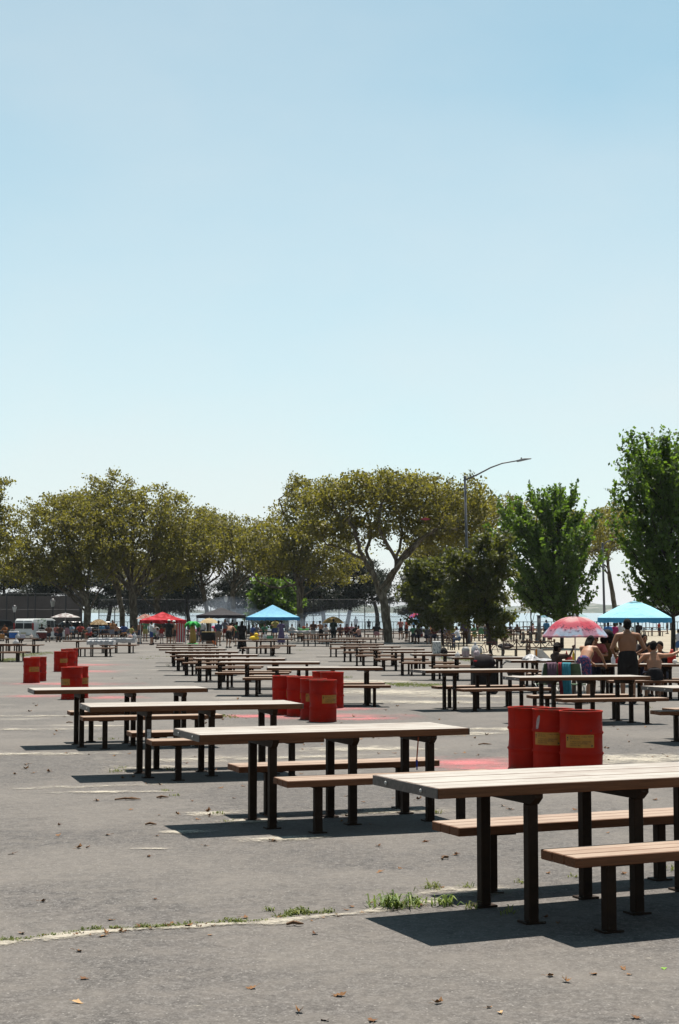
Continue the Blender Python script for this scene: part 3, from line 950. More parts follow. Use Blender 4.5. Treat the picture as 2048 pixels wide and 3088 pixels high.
def crown_points(ells, d, n, seed, shell=.55, depth=.8, zmin=-.45, clump=.75, per=14, cz=.6):
    """clumpy sample of the crown's volume; ells: (px, py, rx, ry) surveyed outlines of its big clumps"""
    r = np.random.default_rng(seed); out = []
    ells = [(e[0], e[1] + e[3] * .05, e[2] * .95, e[3] * .90) for e in ells]
    vol = np.array([e[2] * e[3] * (e[2] * depth) for e in ells], float) ** .8; vol /= vol.sum()
    k = m_per_px(d)
    for e, f in zip(ells, vol):
        c = at_d(e[0], e[1], d); m = int(n * f / per) + 3
        u = r.normal(0, 1, (m * 4, 3)); u /= np.linalg.norm(u, axis=1, keepdims=True)
        u = u[u[:, 2] > zmin][:m]; m = len(u)
        rad = (shell + (1.06 - shell) * r.random((m, 1)) ** .7)
        p = u * rad * np.array([e[2] * k, e[2] * k * depth, e[3] * k]) + np.array([c.x, c.y, c.z])
        q = np.repeat(p, per, axis=0) + r.normal(0, clump, (m * per, 3)) * np.array([1, 1, cz])
        out.append(q)
    return np.vstack(out)

def broad_tree(name, label, base, d, trunk, ells, r_base, mat_leaf, mat_bark, n_attr, n_leaf, leaf, seed, group, step=.45, infl=2.6, kill=.6, spread=.26, up=.05, shell=.5, depth=.8, thin=.045, cat='tree', limbs=None, zmin=-.45, clump=.75, crook=.35, exp=2.3, cz=.6):
    g = gp(base, d); org = Vector((g.x, g.y, gz(d)))
    r = np.random.default_rng(seed + 77)
    st, par = [], []
    def walk(pts, parent, wob):
        for a, b in zip(pts[:-1], pts[1:]):
            m = max(1, int((b - a).length / step))
            for i in range(1, m + 1):
                p = a.lerp(b, i / m) + Vector(r.normal(0, wob, 3))
                st.append(np.array(p - org)); par.append(parent); parent = len(st) - 1
        return parent
    pts = [Vector((g.x, g.y, gz(d) - .08))] + [at_d(px, py, d) for px, py in trunk]
    st.append(np.array(pts[0] - org)); par.append(-1)
    fork = walk(pts, 0, .015); fp = pts[-1]
    k = m_per_px(d)
    lines = []
    for lb in (limbs or []):
        lines.append([at_d(px, py, d) + Vector((0, oy, 0)) for px, py, oy in lb])
    if limbs is None:
        for e in ells:
            for q in range(2):
                c = at_d(e[0] + r.normal(0, e[2] * .45), e[1] + r.uniform(.0, .5) * e[3], d) + Vector((0, r.normal(0, e[2] * k * depth * .5), 0))
                mid = fp.lerp(c, .5) + Vector((r.normal(0, crook), r.normal(0, crook), -.06 * (c - fp).length + r.normal(0, crook)))
                lines.append([mid, c])
    for ln in lines:
        # leave the trunk at or a little below the fork
        s0 = max(0, fork - int(abs(r.normal(0, 2))))
        a = Vector(st[s0]) + org
        full = [a] + ln
        # smooth the polyline
        sm = [full[0]]
        for i in range(len(full) - 1):
            p0 = full[max(i - 1, 0)]; p1 = full[i]; p2 = full[i + 1]; p3 = full[min(i + 2, len(full) - 1)]
            for tt in (.33, .66, 1.0):
                sm.append(.5 * ((2 * p1) + (p2 - p0) * tt + (2 * p0 - 5 * p1 + 4 * p2 - p3) * tt * tt + (3 * p1 - p0 - 3 * p2 + p3) * tt ** 3))
        walk(sm, s0, .05)
    nst = len(st)
    t = thing(name, label, cat, org, 0, group)
    A = crown_points(ells, d, n_attr, seed, shell, depth, zmin, clump, cz=cz) - np.array(org)
    N, par = grow(st, par, A, step, infl, kill, up=up, seed=seed)
    ob, rad, kids = branch_mesh(N, par, .011, exp, r_base, mat_bark, 'trunk', t, 7)
    tips = np.array([i for i in range(nst, len(N)) if rad[i] < thin])
    w = np.array([2.6 if not kids[i] else 1.0 for i in tips]); w /= w.sum()
    sel = r.choice(len(tips), n_leaf, p=w)
    C = N[tips][sel] + r.normal(0, spread, (n_leaf, 3)) * np.array([1, 1, .7])
    leaf_mesh(C, leaf, 'crown', mat_leaf, t, seed + 9)
    return t

GP = 'old plane trees with umbrella-shaped crowns behind the tables'
def plane(base, d, trunk, ells, rb, seed, label, n=900, leaves=17000, **k):
    return broad_tree('plane_tree', label, base, d, trunk, ells, rb * .82, M_PLANE_LEAF, M_PBARK, int(n * 1.15), int(leaves * 1.2), .19, seed, GP, spread=.30, **k)
plane(262, 137, [(264, 1850), (262, 1795)], [(125, 1660, 140, 75), (235, 1570, 120, 80), (50, 1690, 105, 55), (290, 1660, 110, 80), (165, 1545, 80, 42), (120, 1730, 140, 40), (75, 1600, 70, 45)], .40, 1, 'plane tree forking low, beside the white van', 1200, 24000)
plane(408, 141, [(402, 1840), (398, 1770)], [(340, 1575, 170, 92), (450, 1600, 140, 92), (330, 1502, 100, 45), (465, 1530, 95, 48), (420, 1680, 150, 70), (335, 1455, 45, 22), (235, 1525, 85, 42), (540, 1570, 75, 50), (560, 1640, 80, 50)], .46, 2, 'largest plane tree rising behind the red canopy', 1450, 31000)
plane(372, 157, [(368, 1840), (355, 1780)], [(300, 1690, 140, 70), (420, 1730, 110, 45)], .34, 3, 'thinner plane trunk leaning behind the largest plane tree', 600, 9000)
plane(482, 152, [(476, 1840), (465, 1800)], [(520, 1690, 100, 75), (565, 1635, 75, 60), (480, 1740, 80, 40)], .36, 4, 'plane tree with a short forked trunk behind the red canopy peak', 700, 12000)
plane(-70, 130, [(-66, 1840), (-60, 1760)], [(-40, 1560, 60, 85), (-40, 1640, 60, 55), (-45, 1490, 40, 35)], .4, 5, 'plane tree crown reaching in at the picture edge', 600, 9000)
plane(632, 152, [(622, 1830), (608, 1750)], [(610, 1600, 70, 60), (655, 1640, 90, 60), (560, 1680, 70, 55)], .26, 6, 'slim pale plane trunk above the black canopy', 600, 9000)
plane(708, 147, [(704, 1830), (700, 1760)], [(690, 1590, 85, 45), (765, 1615, 75, 50), (740, 1665, 110, 50), (800, 1690, 70, 45), (640, 1680, 60, 40)], .30, 7, 'plane tree with bare crooked limbs between the black and blue canopies', 650, 10000)
plane(905, 138, [(905, 1840), (900, 1760)], [(905, 1550, 85, 75), (860, 1640, 110, 75), (970, 1670, 125, 75), (930, 1490, 75, 40), (820, 1700, 90, 55), (1010, 1720, 90, 45)], .36, 8, 'plane tree growing straight behind the blue canopy', 900, 18000)
plane(1172, 117, [(1166, 1880), (1158, 1820), (1148, 1772)], [(1085, 1500, 125, 62), (1190, 1485, 150, 55), (1310, 1515, 125, 65), (990, 1590, 80, 65), (1390, 1575, 75, 60), (1010, 1520, 70, 45), (1085, 1585, 90, 45), (1225, 1575, 100, 45), (1320, 1600, 90, 50)], .43, 9, 'thick leaning plane tree with open limbs over the end of the row', 1800, 30000, shell=.45, limbs=[
    [(1128, 1742, 0), (1095, 1690, .5), (1040, 1655, .8), (985, 1640, 1)], [(1118, 1725, -.3), (1085, 1660, -.6), (1065, 1600, -1), (1020, 1550, -1)],
    [(1128, 1720, .6), (1108, 1660, 1.5), (1120, 1590, 2), (1100, 1520, 2)], [(1185, 1742, -.2), (1196, 1700, -.5), (1172, 1650, -1.2), (1140, 1590, -2), (1150, 1520, -2)],
    [(1192, 1715, .3), (1200, 1670, .8), (1215, 1610, 1.5), (1200, 1530, 2)], [(1195, 1700, -.5), (1235, 1655, -1), (1290, 1610, -1.5), (1340, 1560, -1)],
    [(1225, 1670, .8), (1260, 1630, 1.5), (1290, 1570, 2), (1300, 1520, 2.5)], [(1290, 1610, -2), (1370, 1600, -1.5), (1400, 1580, 0)]])
plane(1505, 140, [(1500, 1850), (1490, 1795)], [(1410, 1540, 115, 60), (1490, 1570, 95, 75), (1390, 1640, 90, 65), (1310, 1650, 70, 50)], .36, 10, 'pale-barked plane tree beside the tall street light', 800, 14000)
plane(1738, 150, [(1737, 1820), (1730, 1760)], [(1780, 1620, 100, 60), (1700, 1600, 80, 60)], .30, 11, 'plane tree hidden behind the bright green young tree', 500, 8000)
plane(1858, 155, [(1852, 1820), (1836, 1720)], [(1820, 1600, 80, 55), (1860, 1570, 60, 45), (1790, 1660, 45, 35)], .30, 12, 'plane tree with crooked bare limbs between the two green young trees', 500, 7000)

GY = 'young broadleaf trees with ragged upright shoots'
def vase_tree(label, base, d, outline, r_base, seed, n_br, leaf, mat=None):
    """young tree of ascending branches clad in leafy upright shoots; outline: (py, left px, right px) from top to bottom"""
    r = np.random.default_rng(seed); g = gp(base, d); k = m_per_px(d)
    t = thing('young_tree', label, 'tree', g, 0, GY)
    ol = [((at_d(base, py, d).z - g.z), (l - base) * k, (q - base) * k) for py, l, q in outline]      # height, left, right
    zs = np.array([o[0] for o in ol])[::-1]; ls = np.array([o[1] for o in ol])[::-1]; rs = np.array([o[2] for o in ol])[::-1]
    z0, z1 = zs[0], zs[-1]
    mb = MB(); C = []
    H = z1 * .93
    mb.tube([(0, 0, -.05), (.03, 0, z0 * .6), (-.04, .03, H * .55), (.05, 0, H * .8), (.02, 0, H)], [r_base, r_base * .85, r_base * .6, r_base * .3, .012], 8, caps=False)
    def leaves_on(p, q, n, sp):
        for f in np.linspace(0, 1, n): C.append(np.array(p.lerp(q, float(f))) + r.normal(0, sp, 3))
    for i in range(n_br):
        f = (i + r.random()) / n_br
        z = z0 + (z1 - z0) * (f ** .85); a = r.uniform(0, 2 * math.pi)
        L, Q = np.interp(z, zs, ls), np.interp(z, zs, rs)
        mid, hw = (L + Q) / 2, (Q - L) / 2
        q = r.uniform(.62, 1.16) if i % 4 else r.uniform(.2, .65)
        tip = Vector((mid + hw * q * math.cos(a), hw * .85 * q * math.sin(a), z))
        rad = math.hypot(tip.x, tip.y); zst = max(z0 * .75, min(z - rad * r.uniform(.75, 1.25), H * .95))
        st = Vector((0, 0, zst)); m1 = st.lerp(tip, .45) + Vector((tip.x * .12, tip.y * .12, -.1)); m2 = st.lerp(tip, .8) + Vector((tip.x * .07, tip.y * .07, -.06))
        mb.tube([st, m1, m2, tip], [.035, .024, .014, .005], 5, caps=False)
        out = Vector((tip.x, tip.y, 0)); out = out.normalized() if out.length > .05 else Vector((1, 0, 0))
        # leafy leader and side shoots
        leaves_on(m1, m2, int(10 * rad + 6), .09); leaves_on(m2, tip, 16, .07)
        for j in range(7):
            b = st.lerp(m1, r.uniform(.6, 1)) if j < 2 else (m1.lerp(m2, r.random()) if j < 4 else m2.lerp(tip, r.random()))
            dv = (out * r.uniform(.1, .8) + Vector((r.normal(0, .45), r.normal(0, .45), r.uniform(.5, 1.25)))).normalized(); ln = r.uniform(.45, 1.0)
            e = b + dv * ln
            mb.tube([b, e], [.008, .003], 3, caps=False); leaves_on(b, e, int(ln * 17), .06)
        if z > z0 + (z1 - z0) * .55:      # spiky leader above the outline
            dv = (out * .25 + Vector((r.normal(0, .12), r.normal(0, .12), 1))).normalized(); e = tip + dv * r.uniform(.5, 1.15)
            mb.tube([tip, e], [.006, .002], 3, caps=False); leaves_on(tip, e, 16, .055)
    mb.build('trunk', M_DBARK, t, smooth=True, fix=False)
    leaf_mesh(np.array(C), leaf, 'crown', mat or M_YOUNG_LEAF, t, seed + 3, droop=.5, aspect=.66)
    return t
vase_tree('bright green young tree standing behind the red umbrella', 1692, 98, [(1490, 1590, 1740), (1545, 1530, 1780), (1600, 1500, 1785), (1650, 1490, 1800), (1700, 1510, 1785), (1735, 1535, 1795), (1775, 1540, 1785), (1815, 1580, 1760), (1850, 1640, 1725)], .13, 31, 190, .215)
vase_tree('tall green young tree beside the blue umbrella at the picture edge', 2026, 70, [(1340, 1900, 2110), (1385, 1865, 2150), (1450, 1875, 2190), (1540, 1850, 2210), (1600, 1860, 2210), (1660, 1900, 2200), (1720, 1875, 2200), (1770, 1895, 2160), (1815, 1955, 2110)], .12, 32, 250, .165)
broad_tree('small_tree', 'dark round small tree between the thick plane trunk and the street light', 1335, 106, [(1332, 1900), (1328, 1850)], [(1310, 1770, 80, 75), (1320, 1850, 85, 50), (1285, 1725, 50, 35), (1370, 1800, 45, 60)], .09, M_DARK_LEAF, M_DBARK, 600, 16000, .2, 23, GY, step=.3, infl=2.0, kill=.45, spread=.2, up=.1, shell=.2, zmin=-.95, clump=.5)
broad_tree('small_tree', 'dark small tree rising over the parked bicycle', 1479, 82, [(1474, 1920), (1468, 1850)], [(1450, 1715, 72, 60), (1425, 1800, 78, 60), (1475, 1668, 45, 35), (1470, 1860, 48, 38), (1395, 1700, 40, 40)], .08, M_DARK_LEAF, M_DBARK, 600, 15000, .17, 24, GY, step=.28, infl=2.0, kill=.42, spread=.18, up=.1, shell=.2, zmin=-.95, clump=.45)
broad_tree('sapling', 'thin sapling with sparse hanging leaves behind the bollards', 1603, 116, [(1602, 1880), (1600, 1840)], [(1575, 1800, 45, 45), (1610, 1780, 40, 50)], .05, M_DARK_LEAF, M_DBARK, 160, 1500, .2, 25, GY, step=.35, infl=2.2, kill=.5, spread=.2, shell=.1)
broad_tree('small_tree', 'round bright green bush tree behind the blue canopy', 820, 150, [(822, 1880), (824, 1850)], [(825, 1800, 55, 42), (810, 1840, 45, 35)], .08, M_YOUNG_LEAF, M_DBARK, 400, 8000, .3, 26, GY, step=.4, infl=2.4, kill=.6, spread=.3, shell=.1, zmin=-.9)

def pine(px, d, top, lean, label, seed, h_clear=.3, width=70):
    r = random.Random(seed); nr = np.random.default_rng(seed)
    g = gp(px, d); h = at_d(px, top, d).z - gz(d)
    t = thing('pine_tree', label, 'tree', g, 0, 'dark pines along the shore')
    k = m_per_px(d)
    P = [Vector((lean * s * s + .25 * math.sin(s * 5 + seed), .2 * math.cos(s * 4 + seed), h * s)) for s in np.linspace(0, 1, 9)]
    mb = MB(); mb.tube(P, [.30 * (1 - .8 * s) for s in np.linspace(0, 1, 9)], 7, caps=False)
    C = []
    nb = 15
    for b in range(nb):
        s = h_clear + (1 - h_clear) * (b + r.random()) / nb
        i = min(7, int(s * 8)); p = P[i].lerp(P[i + 1], s * 8 - i)
        a = r.uniform(0, 2 * math.pi); L = width * k * (1.05 - .65 * s ** 2) * r.uniform(.6, 1.15)
        dv = Vector((math.cos(a), math.sin(a), r.uniform(-.05, .25)))
        q = [p, p + dv * L * .5 + Vector((0, 0, .1)), p + dv * L + Vector((0, 0, .25))]
        mb.tube(q, [.07, .045, .015], 4, caps=False)
        for f in np.linspace(.35, 1.05, 6):
            c = np.array(p + dv * L * f) + np.array([0, 0, .3]) + nr.normal(0, .25, 3)
            C.append(nr.normal(0, 1, (150, 3)) * np.array([.62, .62, .20]) + c)
    mb.build('trunk', M_DBARK, t, smooth=True, fix=False)
    leaf_mesh(np.vstack(C), .34, 'crown', M_NEEDLE, t, seed, droop=-.5, aspect=.28)
    return t
PW = ['behind the round green bush tree', 'behind the blue canopy', 'leaning hard, behind the gold umbrella', 'between the gold umbrella and the leaning pine', 'leaning towards the thick plane trunk', 'right beside the thick plane trunk', 'behind the dark round small tree', 'behind the red canopy edge', 'between the red canopy and the largest plane tree', 'behind the thinner leaning plane trunk', 'behind the end of the court wall', 'above the court wall and the white van', 'above the court wall where it leaves the picture', 'behind the tall street light', 'low and short, beside the blue canopy', 'low and short, in the smoke by the black canopy', 'low and short, behind the largest plane trunk', 'between the two dark small trees']
PL = 'dark layered pine growing along the shore behind the court fences'
for i, (px, d, top, lean, hc_, wd) in enumerate([(785, 176, 1640, 1.5, .3, 80), (868, 182, 1680, -1, .3, 80), (985, 176, 1690, -3.5, .28, 85), (1050, 182, 1690, 1.0, .35, 80), (1135, 176, 1700, -2.5, .4, 80), (1255, 182, 1720, 1.5, .3, 75), (1300, 180, 1650, -1.0, .3, 70), (575, 182, 1720, -.8, .3, 75), (500, 184, 1720, .8, .3, 75), (330, 182, 1700, .5, .3, 85), (215, 186, 1690, -.5, .3, 90), (120, 186, 1700, .7, .3, 90), (20, 186, 1700, 0, .3, 90), (1440, 180, 1720, .6, .35, 60), (920, 184, 1760, 1, .3, 70), (690, 184, 1740, .4, .3, 70), (430, 184, 1760, .4, .3, 60), (1390, 182, 1700, -.4, .3, 70)]):
    pine(px, d, top, lean, 'dark layered pine ' + PW[i], 40 + i, hc_, wd)


# ================================================================== STREET FURNITURE
def poly_tube(px_pts, d, radii, org, n=8):
    mb = MB(); mb.tube([at_d(px, py, d) - org for px, py in px_pts], radii, n); return mb
def street_light(base, d, top, arm, head, label):
    g = gp(base, d); t = thing('street_light', label, 'street light', g, 0, 'tall grey street lights on the esplanade')
    tp = at_d(top[0], top[1], d) - g
    MB().tube([(0, 0, 0), (0, 0, .5), (tp.x * .5, 0, tp.z * .5), (tp.x, 0, tp.z)], [.13, .125, .105, .085], 10).build('pole', M_GREYPOLE, t, smooth=True)
    MB().box((0, 0, .02), (.4, .4, .06)).build('base_plate', M_GREYPOLE, t)
    MB().lathe([(.10, 0), (.10, .12), (.06, .18), (0, .19)], 10).build('cap', M_GREYPOLE, t, smooth=True).location = tp + Vector((0, 0, -.04))
    poly_tube([(top[0], top[1] + 8)] + arm, d, [.07, .06, .055, .05, .045, .045][:len(arm) + 1], g).build('arm', M_GREYPOLE, t, smooth=True)
    a, b = at_d(*head[0], d) - g, at_d(*head[1], d) - g
    u = (b - a); L = u.length; ang = math.atan2(u.z, u.x)
    h = MB().prism([(0, -.05), (.1, -.09), (L, -.05), (L, .0), (L * .5, .09), (0, .06)], 'y', -.16, .16).build('luminaire', plain('lamp_grey', (.30, .30, .31), .45), t, bevel=.01)
    h.location = a; h.rotation_euler = (0, -ang, 0)
    MB().lathe([(.06, 0), (.06, .08), (.03, .12), (0, .12)], 8, cap0=True).build('photocell', M_IRON, h).location = (L * .35, 0, .07)
    return t
street_light(1413, 112, (1402, 1440), [(1440, 1431), (1480, 1410), (1515, 1397), (1562, 1389)], ((1558, 1390), (1602, 1382)), 'tall grey street light with a long curved arm above the trees')
street_light(1462, 136, (1457, 1578), [(1480, 1572), (1500, 1565), (1515, 1560)], ((1513, 1561), (1535, 1557)), 'farther street light half hidden in the plane foliage')
street_light(1822, 140, (1817, 1640), [(1830, 1634), (1845, 1628), (1860, 1624)], ((1858, 1625), (1880, 1621)), 'street light pole between the two green young trees')

def lantern(px, d, top, label):
    g = gp(px, d); t = thing('park_lantern', label, 'lamp post', g, 0, 'black park lanterns among the trees')
    h = at_d(px, top, d).z - g.z
    MB().lathe([(.24, 0), (.24, .25), (.15, .4), (.13, .9), (.085, 1.0), (.07, h - 1.1), (.10, h - 1.0), (.07, h - .9), (.10, h - .82)], 10, cap0=True).build('post', M_IRON, t, smooth=True)
    MB().lathe([(.12, h - .82), (.24, h - .30), (.23, h - .28)], 8, cap0=True, cap1=True).build('glass', plain('lantern_glass', (.55, .56, .55), .3), t)
    MB().lathe([(.28, h - .29), (.16, h - .12), (.05, h - .06), (.03, h), (0, h)], 8, cap0=True).build('roof', M_IRON, t)
lantern(161, 142, 1803, 'black park lantern standing right before the white van')
lantern(46, 166, 1823, 'smaller-looking black park lantern before the court wall')
lantern(751, 158, 1799, 'black park lantern beside the round green bush tree')
lantern(682, 168, 1793, 'black park lantern in the smoke above the black canopy')

GB = 'cone-footed dark bollards on the esplanade'
me_boll = MB().lathe([(.21, 0), (.21, .06), (.13, .22), (.085, .34), (.075, .70), (.11, .74), (.11, .80), (.06, .86), (0, .90)], 12, cap0=True).mesh('bollard', M_IRON, smooth=True)
for px in (1576, 1597, 1617, 1638):
    o = obj('bollard', me_boll); o.location = gp(px, 113); tag(o, 'dark cast bollard with a flared foot on the sandy esplanade', 'bollard', GB)
g = gp(1624, 118); t = thing('grey_post', 'stout grey post standing behind the bollards', 'post', g)
MB().tube([(0, 0, 0), (0, 0, 2.0)], .15, 10).build('shaft', M_GREYPOLE, t, smooth=True); MB().box((0, 0, 2.03), (.36, .36, .06)).build('cap', plain('pale_cap', (.4, .36, .38)), t)

# rustic park benches with round finials and hooped arms
M_SLAT = plain('bench_slat', (.085, .040, .022), .6, .3, 9)
def park_bench(px, py, rz, label, scale=1.0, w=1.35):
    p = at(px, py); t = thing('park_bench', label, 'park bench', p, rz, 'wooden park benches with round finials')
    for k in range(4): MB().box((0, -.16 + k * .115, .44), (w, .10, .035)).build('seat_slat', M_SLAT, t)
    for z in (.56, .86): MB().tube([(-w / 2 - .05, -.24, z), (w / 2 + .05, -.24, z)], .032, 6).build('back_rail', M_SLAT, t)
    n = 6
    for k in range(n):
        a, b = -w / 2 + w * k / n, -w / 2 + w * (k + 1) / n
        if k % 2: a, b = b, a
        MB().tube([(a, -.24, .57), (b, -.24, .85)], .022, 5).build('lattice_strut', M_SLAT, t)
    for s in (-1, 0, 1):
        x = s * w / 2
        MB().tube([(x, -.24, 0), (x, -.24, .9)], .035, 6).build('back_post', M_SLAT, t)
        MB().sphere((x, -.24, .93), .06, 8, 6).build('finial', M_SLAT, t, smooth=True)
        MB().tube([(x, .2, 0), (x, .2, .43)], .035, 6).build('leg', M_IRON, t)
    for s in (-1, 1):
        MB().tube([(s * (w / 2 + .03), .0 + .24 * math.cos(a), .52 + .2 * math.sin(a)) for a in np.linspace(0, 2 * math.pi, 17)], .018, 5, caps=False).build('hoop_arm', M_IRON, t)
    return t
park_bench(1556, 1984, .05, 'dark park bench with lattice back, beside the table of plastic bags')
park_bench(1630, 1986, -.05, 'dark park bench with lattice back, behind the crumpled white wrapping')
park_bench(1362, 1960, -1.2, 'dark park bench turned sideways near the street light', w=1.2)
park_bench(1520, 1938, .3, 'far park bench in the shade beside the litter bin')

# litter bin
g = gp(1482, 108); t = thing('litter_bin', 'dark square litter bin under the dark small tree', 'bin', g)
MB().box((0, 0, .5), (.75, .75, 1.0)).build('body', plain('bin_dark', (.030, .026, .022), .7), t, bevel=.02)
MB().box((0, 0, 1.05), (.85, .85, .09)).build('lid', plain('bin_lid', (.06, .045, .04), .6), t, bevel=.02)

# bicycle leaning at the dark small tree
g = at(1472, 1986); t = thing('bicycle', 'bicycle with dark frame leaning at the dark small tree', 'bicycle', g, R(8))
for s in (-1, 1):
    wv = MB().tube([(s * .52 + .32 * math.cos(a), 0, .34 + .32 * math.sin(a)) for a in np.linspace(0, 2 * math.pi, 25)], .02, 6, caps=False).build('wheel', M_IRON, t, smooth=True)
    m = MB()
    for a in np.linspace(0, math.pi, 9)[:-1]: m.tube([(s * .52 + .31 * math.cos(a), 0, .34 + .31 * math.sin(a)), (s * .52 - .31 * math.cos(a), 0, .34 - .31 * math.sin(a))], .003, 3)
    m.build('spoke', M_GREYPOLE, wv); 
m = MB(); A, B, Cc, Dd = (-.52, 0, .34), (-.05, 0, .30), (-.18, 0, .80), (.38, 0, .82)
for a, b in ((A, B), (A, Cc), (B, Cc), (B, Dd), (Cc, Dd), (Dd, (.52, 0, .34))): m.tube([a, b], .018, 6)
m.build('frame', plain('bike_frame', (.10, .02, .02), .4), t)
MB().tube([(.36, 0, .82), (.33, 0, .98)], .014, 5).tube([(.33, -.26, 1.0), (.30, 0, .98), (.33, .26, 1.0)], .014, 5).build('handlebar', M_IRON, t)
MB().sphere((-.20, 0, .90), (.13, .07, .03)).tube([(-.18, 0, .80), (-.19, 0, .9)], .013, 5).build('saddle', M_IRON, t, smooth=True)

# ================================================================== CANOPIES AND UMBRELLAS
def make_fabric(name, c, trans=.35, pattern=None, c2=None, scale=6.0):
    t = NT(name)
    n = t.noise(t.coord(), 2.5, 4, .6)
    col = t.ramp(n, [(.3, tuple(x * .85 for x in c)), (.7, c)])
    if pattern == 'floral':
        f = t.noise(t.coord(), scale, 2, .5); col = t.mix(t.step(f, .50, .56), col, c2)
    if pattern == 'bands':
        # radial bands of print on the round canopy
        sx = t.node('ShaderNodeSeparateXYZ'); t.l.new(t.coord(), sx.inputs[0])
        rad = t.math('SQRT', t.math('ADD', t.math('MULTIPLY', sx.outputs[0], sx.outputs[0]), t.math('MULTIPLY', sx.outputs[1], sx.outputs[1])))
        nn = t.math('MULTIPLY', t.math('SUBTRACT', t.noise(t.coord(), 9, 3, .6), .5), .14)
        rad = t.math('ADD', rad, nn)
        col = t.ramp(rad, [(.05, (.78, .58, .56)), (.36, (.74, .42, .42)), (.46, (.68, .16, .20)), (.60, (.66, .14, .19)), (.68, (.45, .48, .60)), (.75, (.42, .54, .70)), (.79, (.70, .35, .36))])
        ang = t.math('ARCTAN2', sx.outputs[1], sx.outputs[0])
        sec = t.math('SINE', t.math('MULTIPLY', ang, 4.0))
        col = t.mix(t.math('MULTIPLY', t.step(sec, .2, .6), .5), col, (.55, .03, .07))
        f = t.noise(t.coord(), 14, 2, .5); ring = t.math('MULTIPLY', t.step(rad, .52, .58), t.step(rad, .72, .66))
        col = t.mix(t.math('MULTIPLY', t.math('MULTIPLY', t.step(f, .54, .60), ring), .8), col, (.12, .06, .10))
    t.color(col, .8, .1)
    t.bump(t.noise(t.mapping(t.coord(), scale=(1.0, 1.0, .4)), 2.6, 4, .6, .8), .55, .12)
    if trans:
        tl = t.node('ShaderNodeBsdfTranslucent'); t.l.new(t.alb(col), tl.inputs[0])
        mx = t.node('ShaderNodeMixShader'); mx.inputs[0].default_value = trans
        t.l.new(t.bsdf.outputs[0], mx.inputs[1]); t.l.new(tl.outputs[0], mx.inputs[2]); t.l.new(mx.outputs[0], t.out.inputs['Surface'])
    return t.m
M_WHITEPOLE = plain('white_pole', (.55, .54, .52), .4)

def canopy(px, d, w, eave, peak, rz, fab, label, pole=None, dep=None, vfab=None):
    g = gp(px, d); t = thing('pop_up_canopy', label, 'canopy', g, rz, 'pop-up canopies in the picnic crowd')
    h = w / 2; hd = (dep or w) / 2
    eave -= g.z * 0; pole = pole or M_GREYPOLE
    mb = MB(); n = 8
    # four sagging roof faces
    for (ax, ay), (bx, by) in (((-1, -1), (1, -1)), ((1, -1), (1, 1)), ((1, 1), (-1, 1)), ((-1, 1), (-1, -1))):
        base = len(mb.v)
        for i in range(n + 1):
            f = i / n
            for j in range(n + 1):
                e = j / n
                x = (ax + (bx - ax) * e) * h * (1 - f); y = (ay + (by - ay) * e) * hd * (1 - f)
                sag = -.10 * math.sin(math.pi * min(1, f * 1.1)) * (.4 + .6 * math.sin(math.pi * e))
                mb.v.append((x, y, eave + (peak - eave) * f ** 1.0 + sag))
        for i in range(n):
            for j in range(n): mb.f.append((base + i * (n + 1) + j, base + i * (n + 1) + j + 1, base + (i + 1) * (n + 1) + j + 1, base + (i + 1) * (n + 1) + j))
    mb.build('roof', fab, t, smooth=False)
    for (ax, ay), (bx, by) in (((-1, -1), (1, -1)), ((1, -1), (1, 1)), ((1, 1), (-1, 1)), ((-1, 1), (-1, -1))):
        m = MB(); k = 16
        for j in range(k + 1):
            e = j / k; x = (ax + (bx - ax) * e) * (h + .012); y = (ay + (by - ay) * e) * (hd + .012)
            m.v += [(x, y, eave + .01), (x * 1.004, y * 1.004, eave - .24 + .025 * math.sin(e * 25))]
        for j in range(k): m.f.append((2 * j, 2 * j + 1, 2 * j + 3, 2 * j + 2))
        m.build('valance', vfab or fab, t, fix=False)
        MB().tube([(ax * (h - .03), ay * (hd - .03), 0), (ax * (h - .03), ay * (hd - .03), eave)], .025, 6).build('pole', pole, t)
    return t
canopy(492, 113, 3.3, 1.72, 2.32, R(8), make_fabric('red_canopy', (.42, .014, .020), .25, 'floral', (.60, .06, .08), 3.0), 'red pop-up canopy with striped red curtain at one leg', M_WHITEPOLE)
canopy(668, 122, 3.8, 2.05, 2.66, R(4), make_fabric('black_canopy', (.050, .046, .050), .12), 'black pop-up canopy in the drifting smoke')
canopy(823, 120, 3.05, 1.90, 2.86, R(33), make_fabric('blue_canopy', (.30, .66, .90), .3), 'bright blue pop-up canopy with a pointed peak', vfab=make_fabric('canopy_edge_blue', (.06, .30, .62), .2))

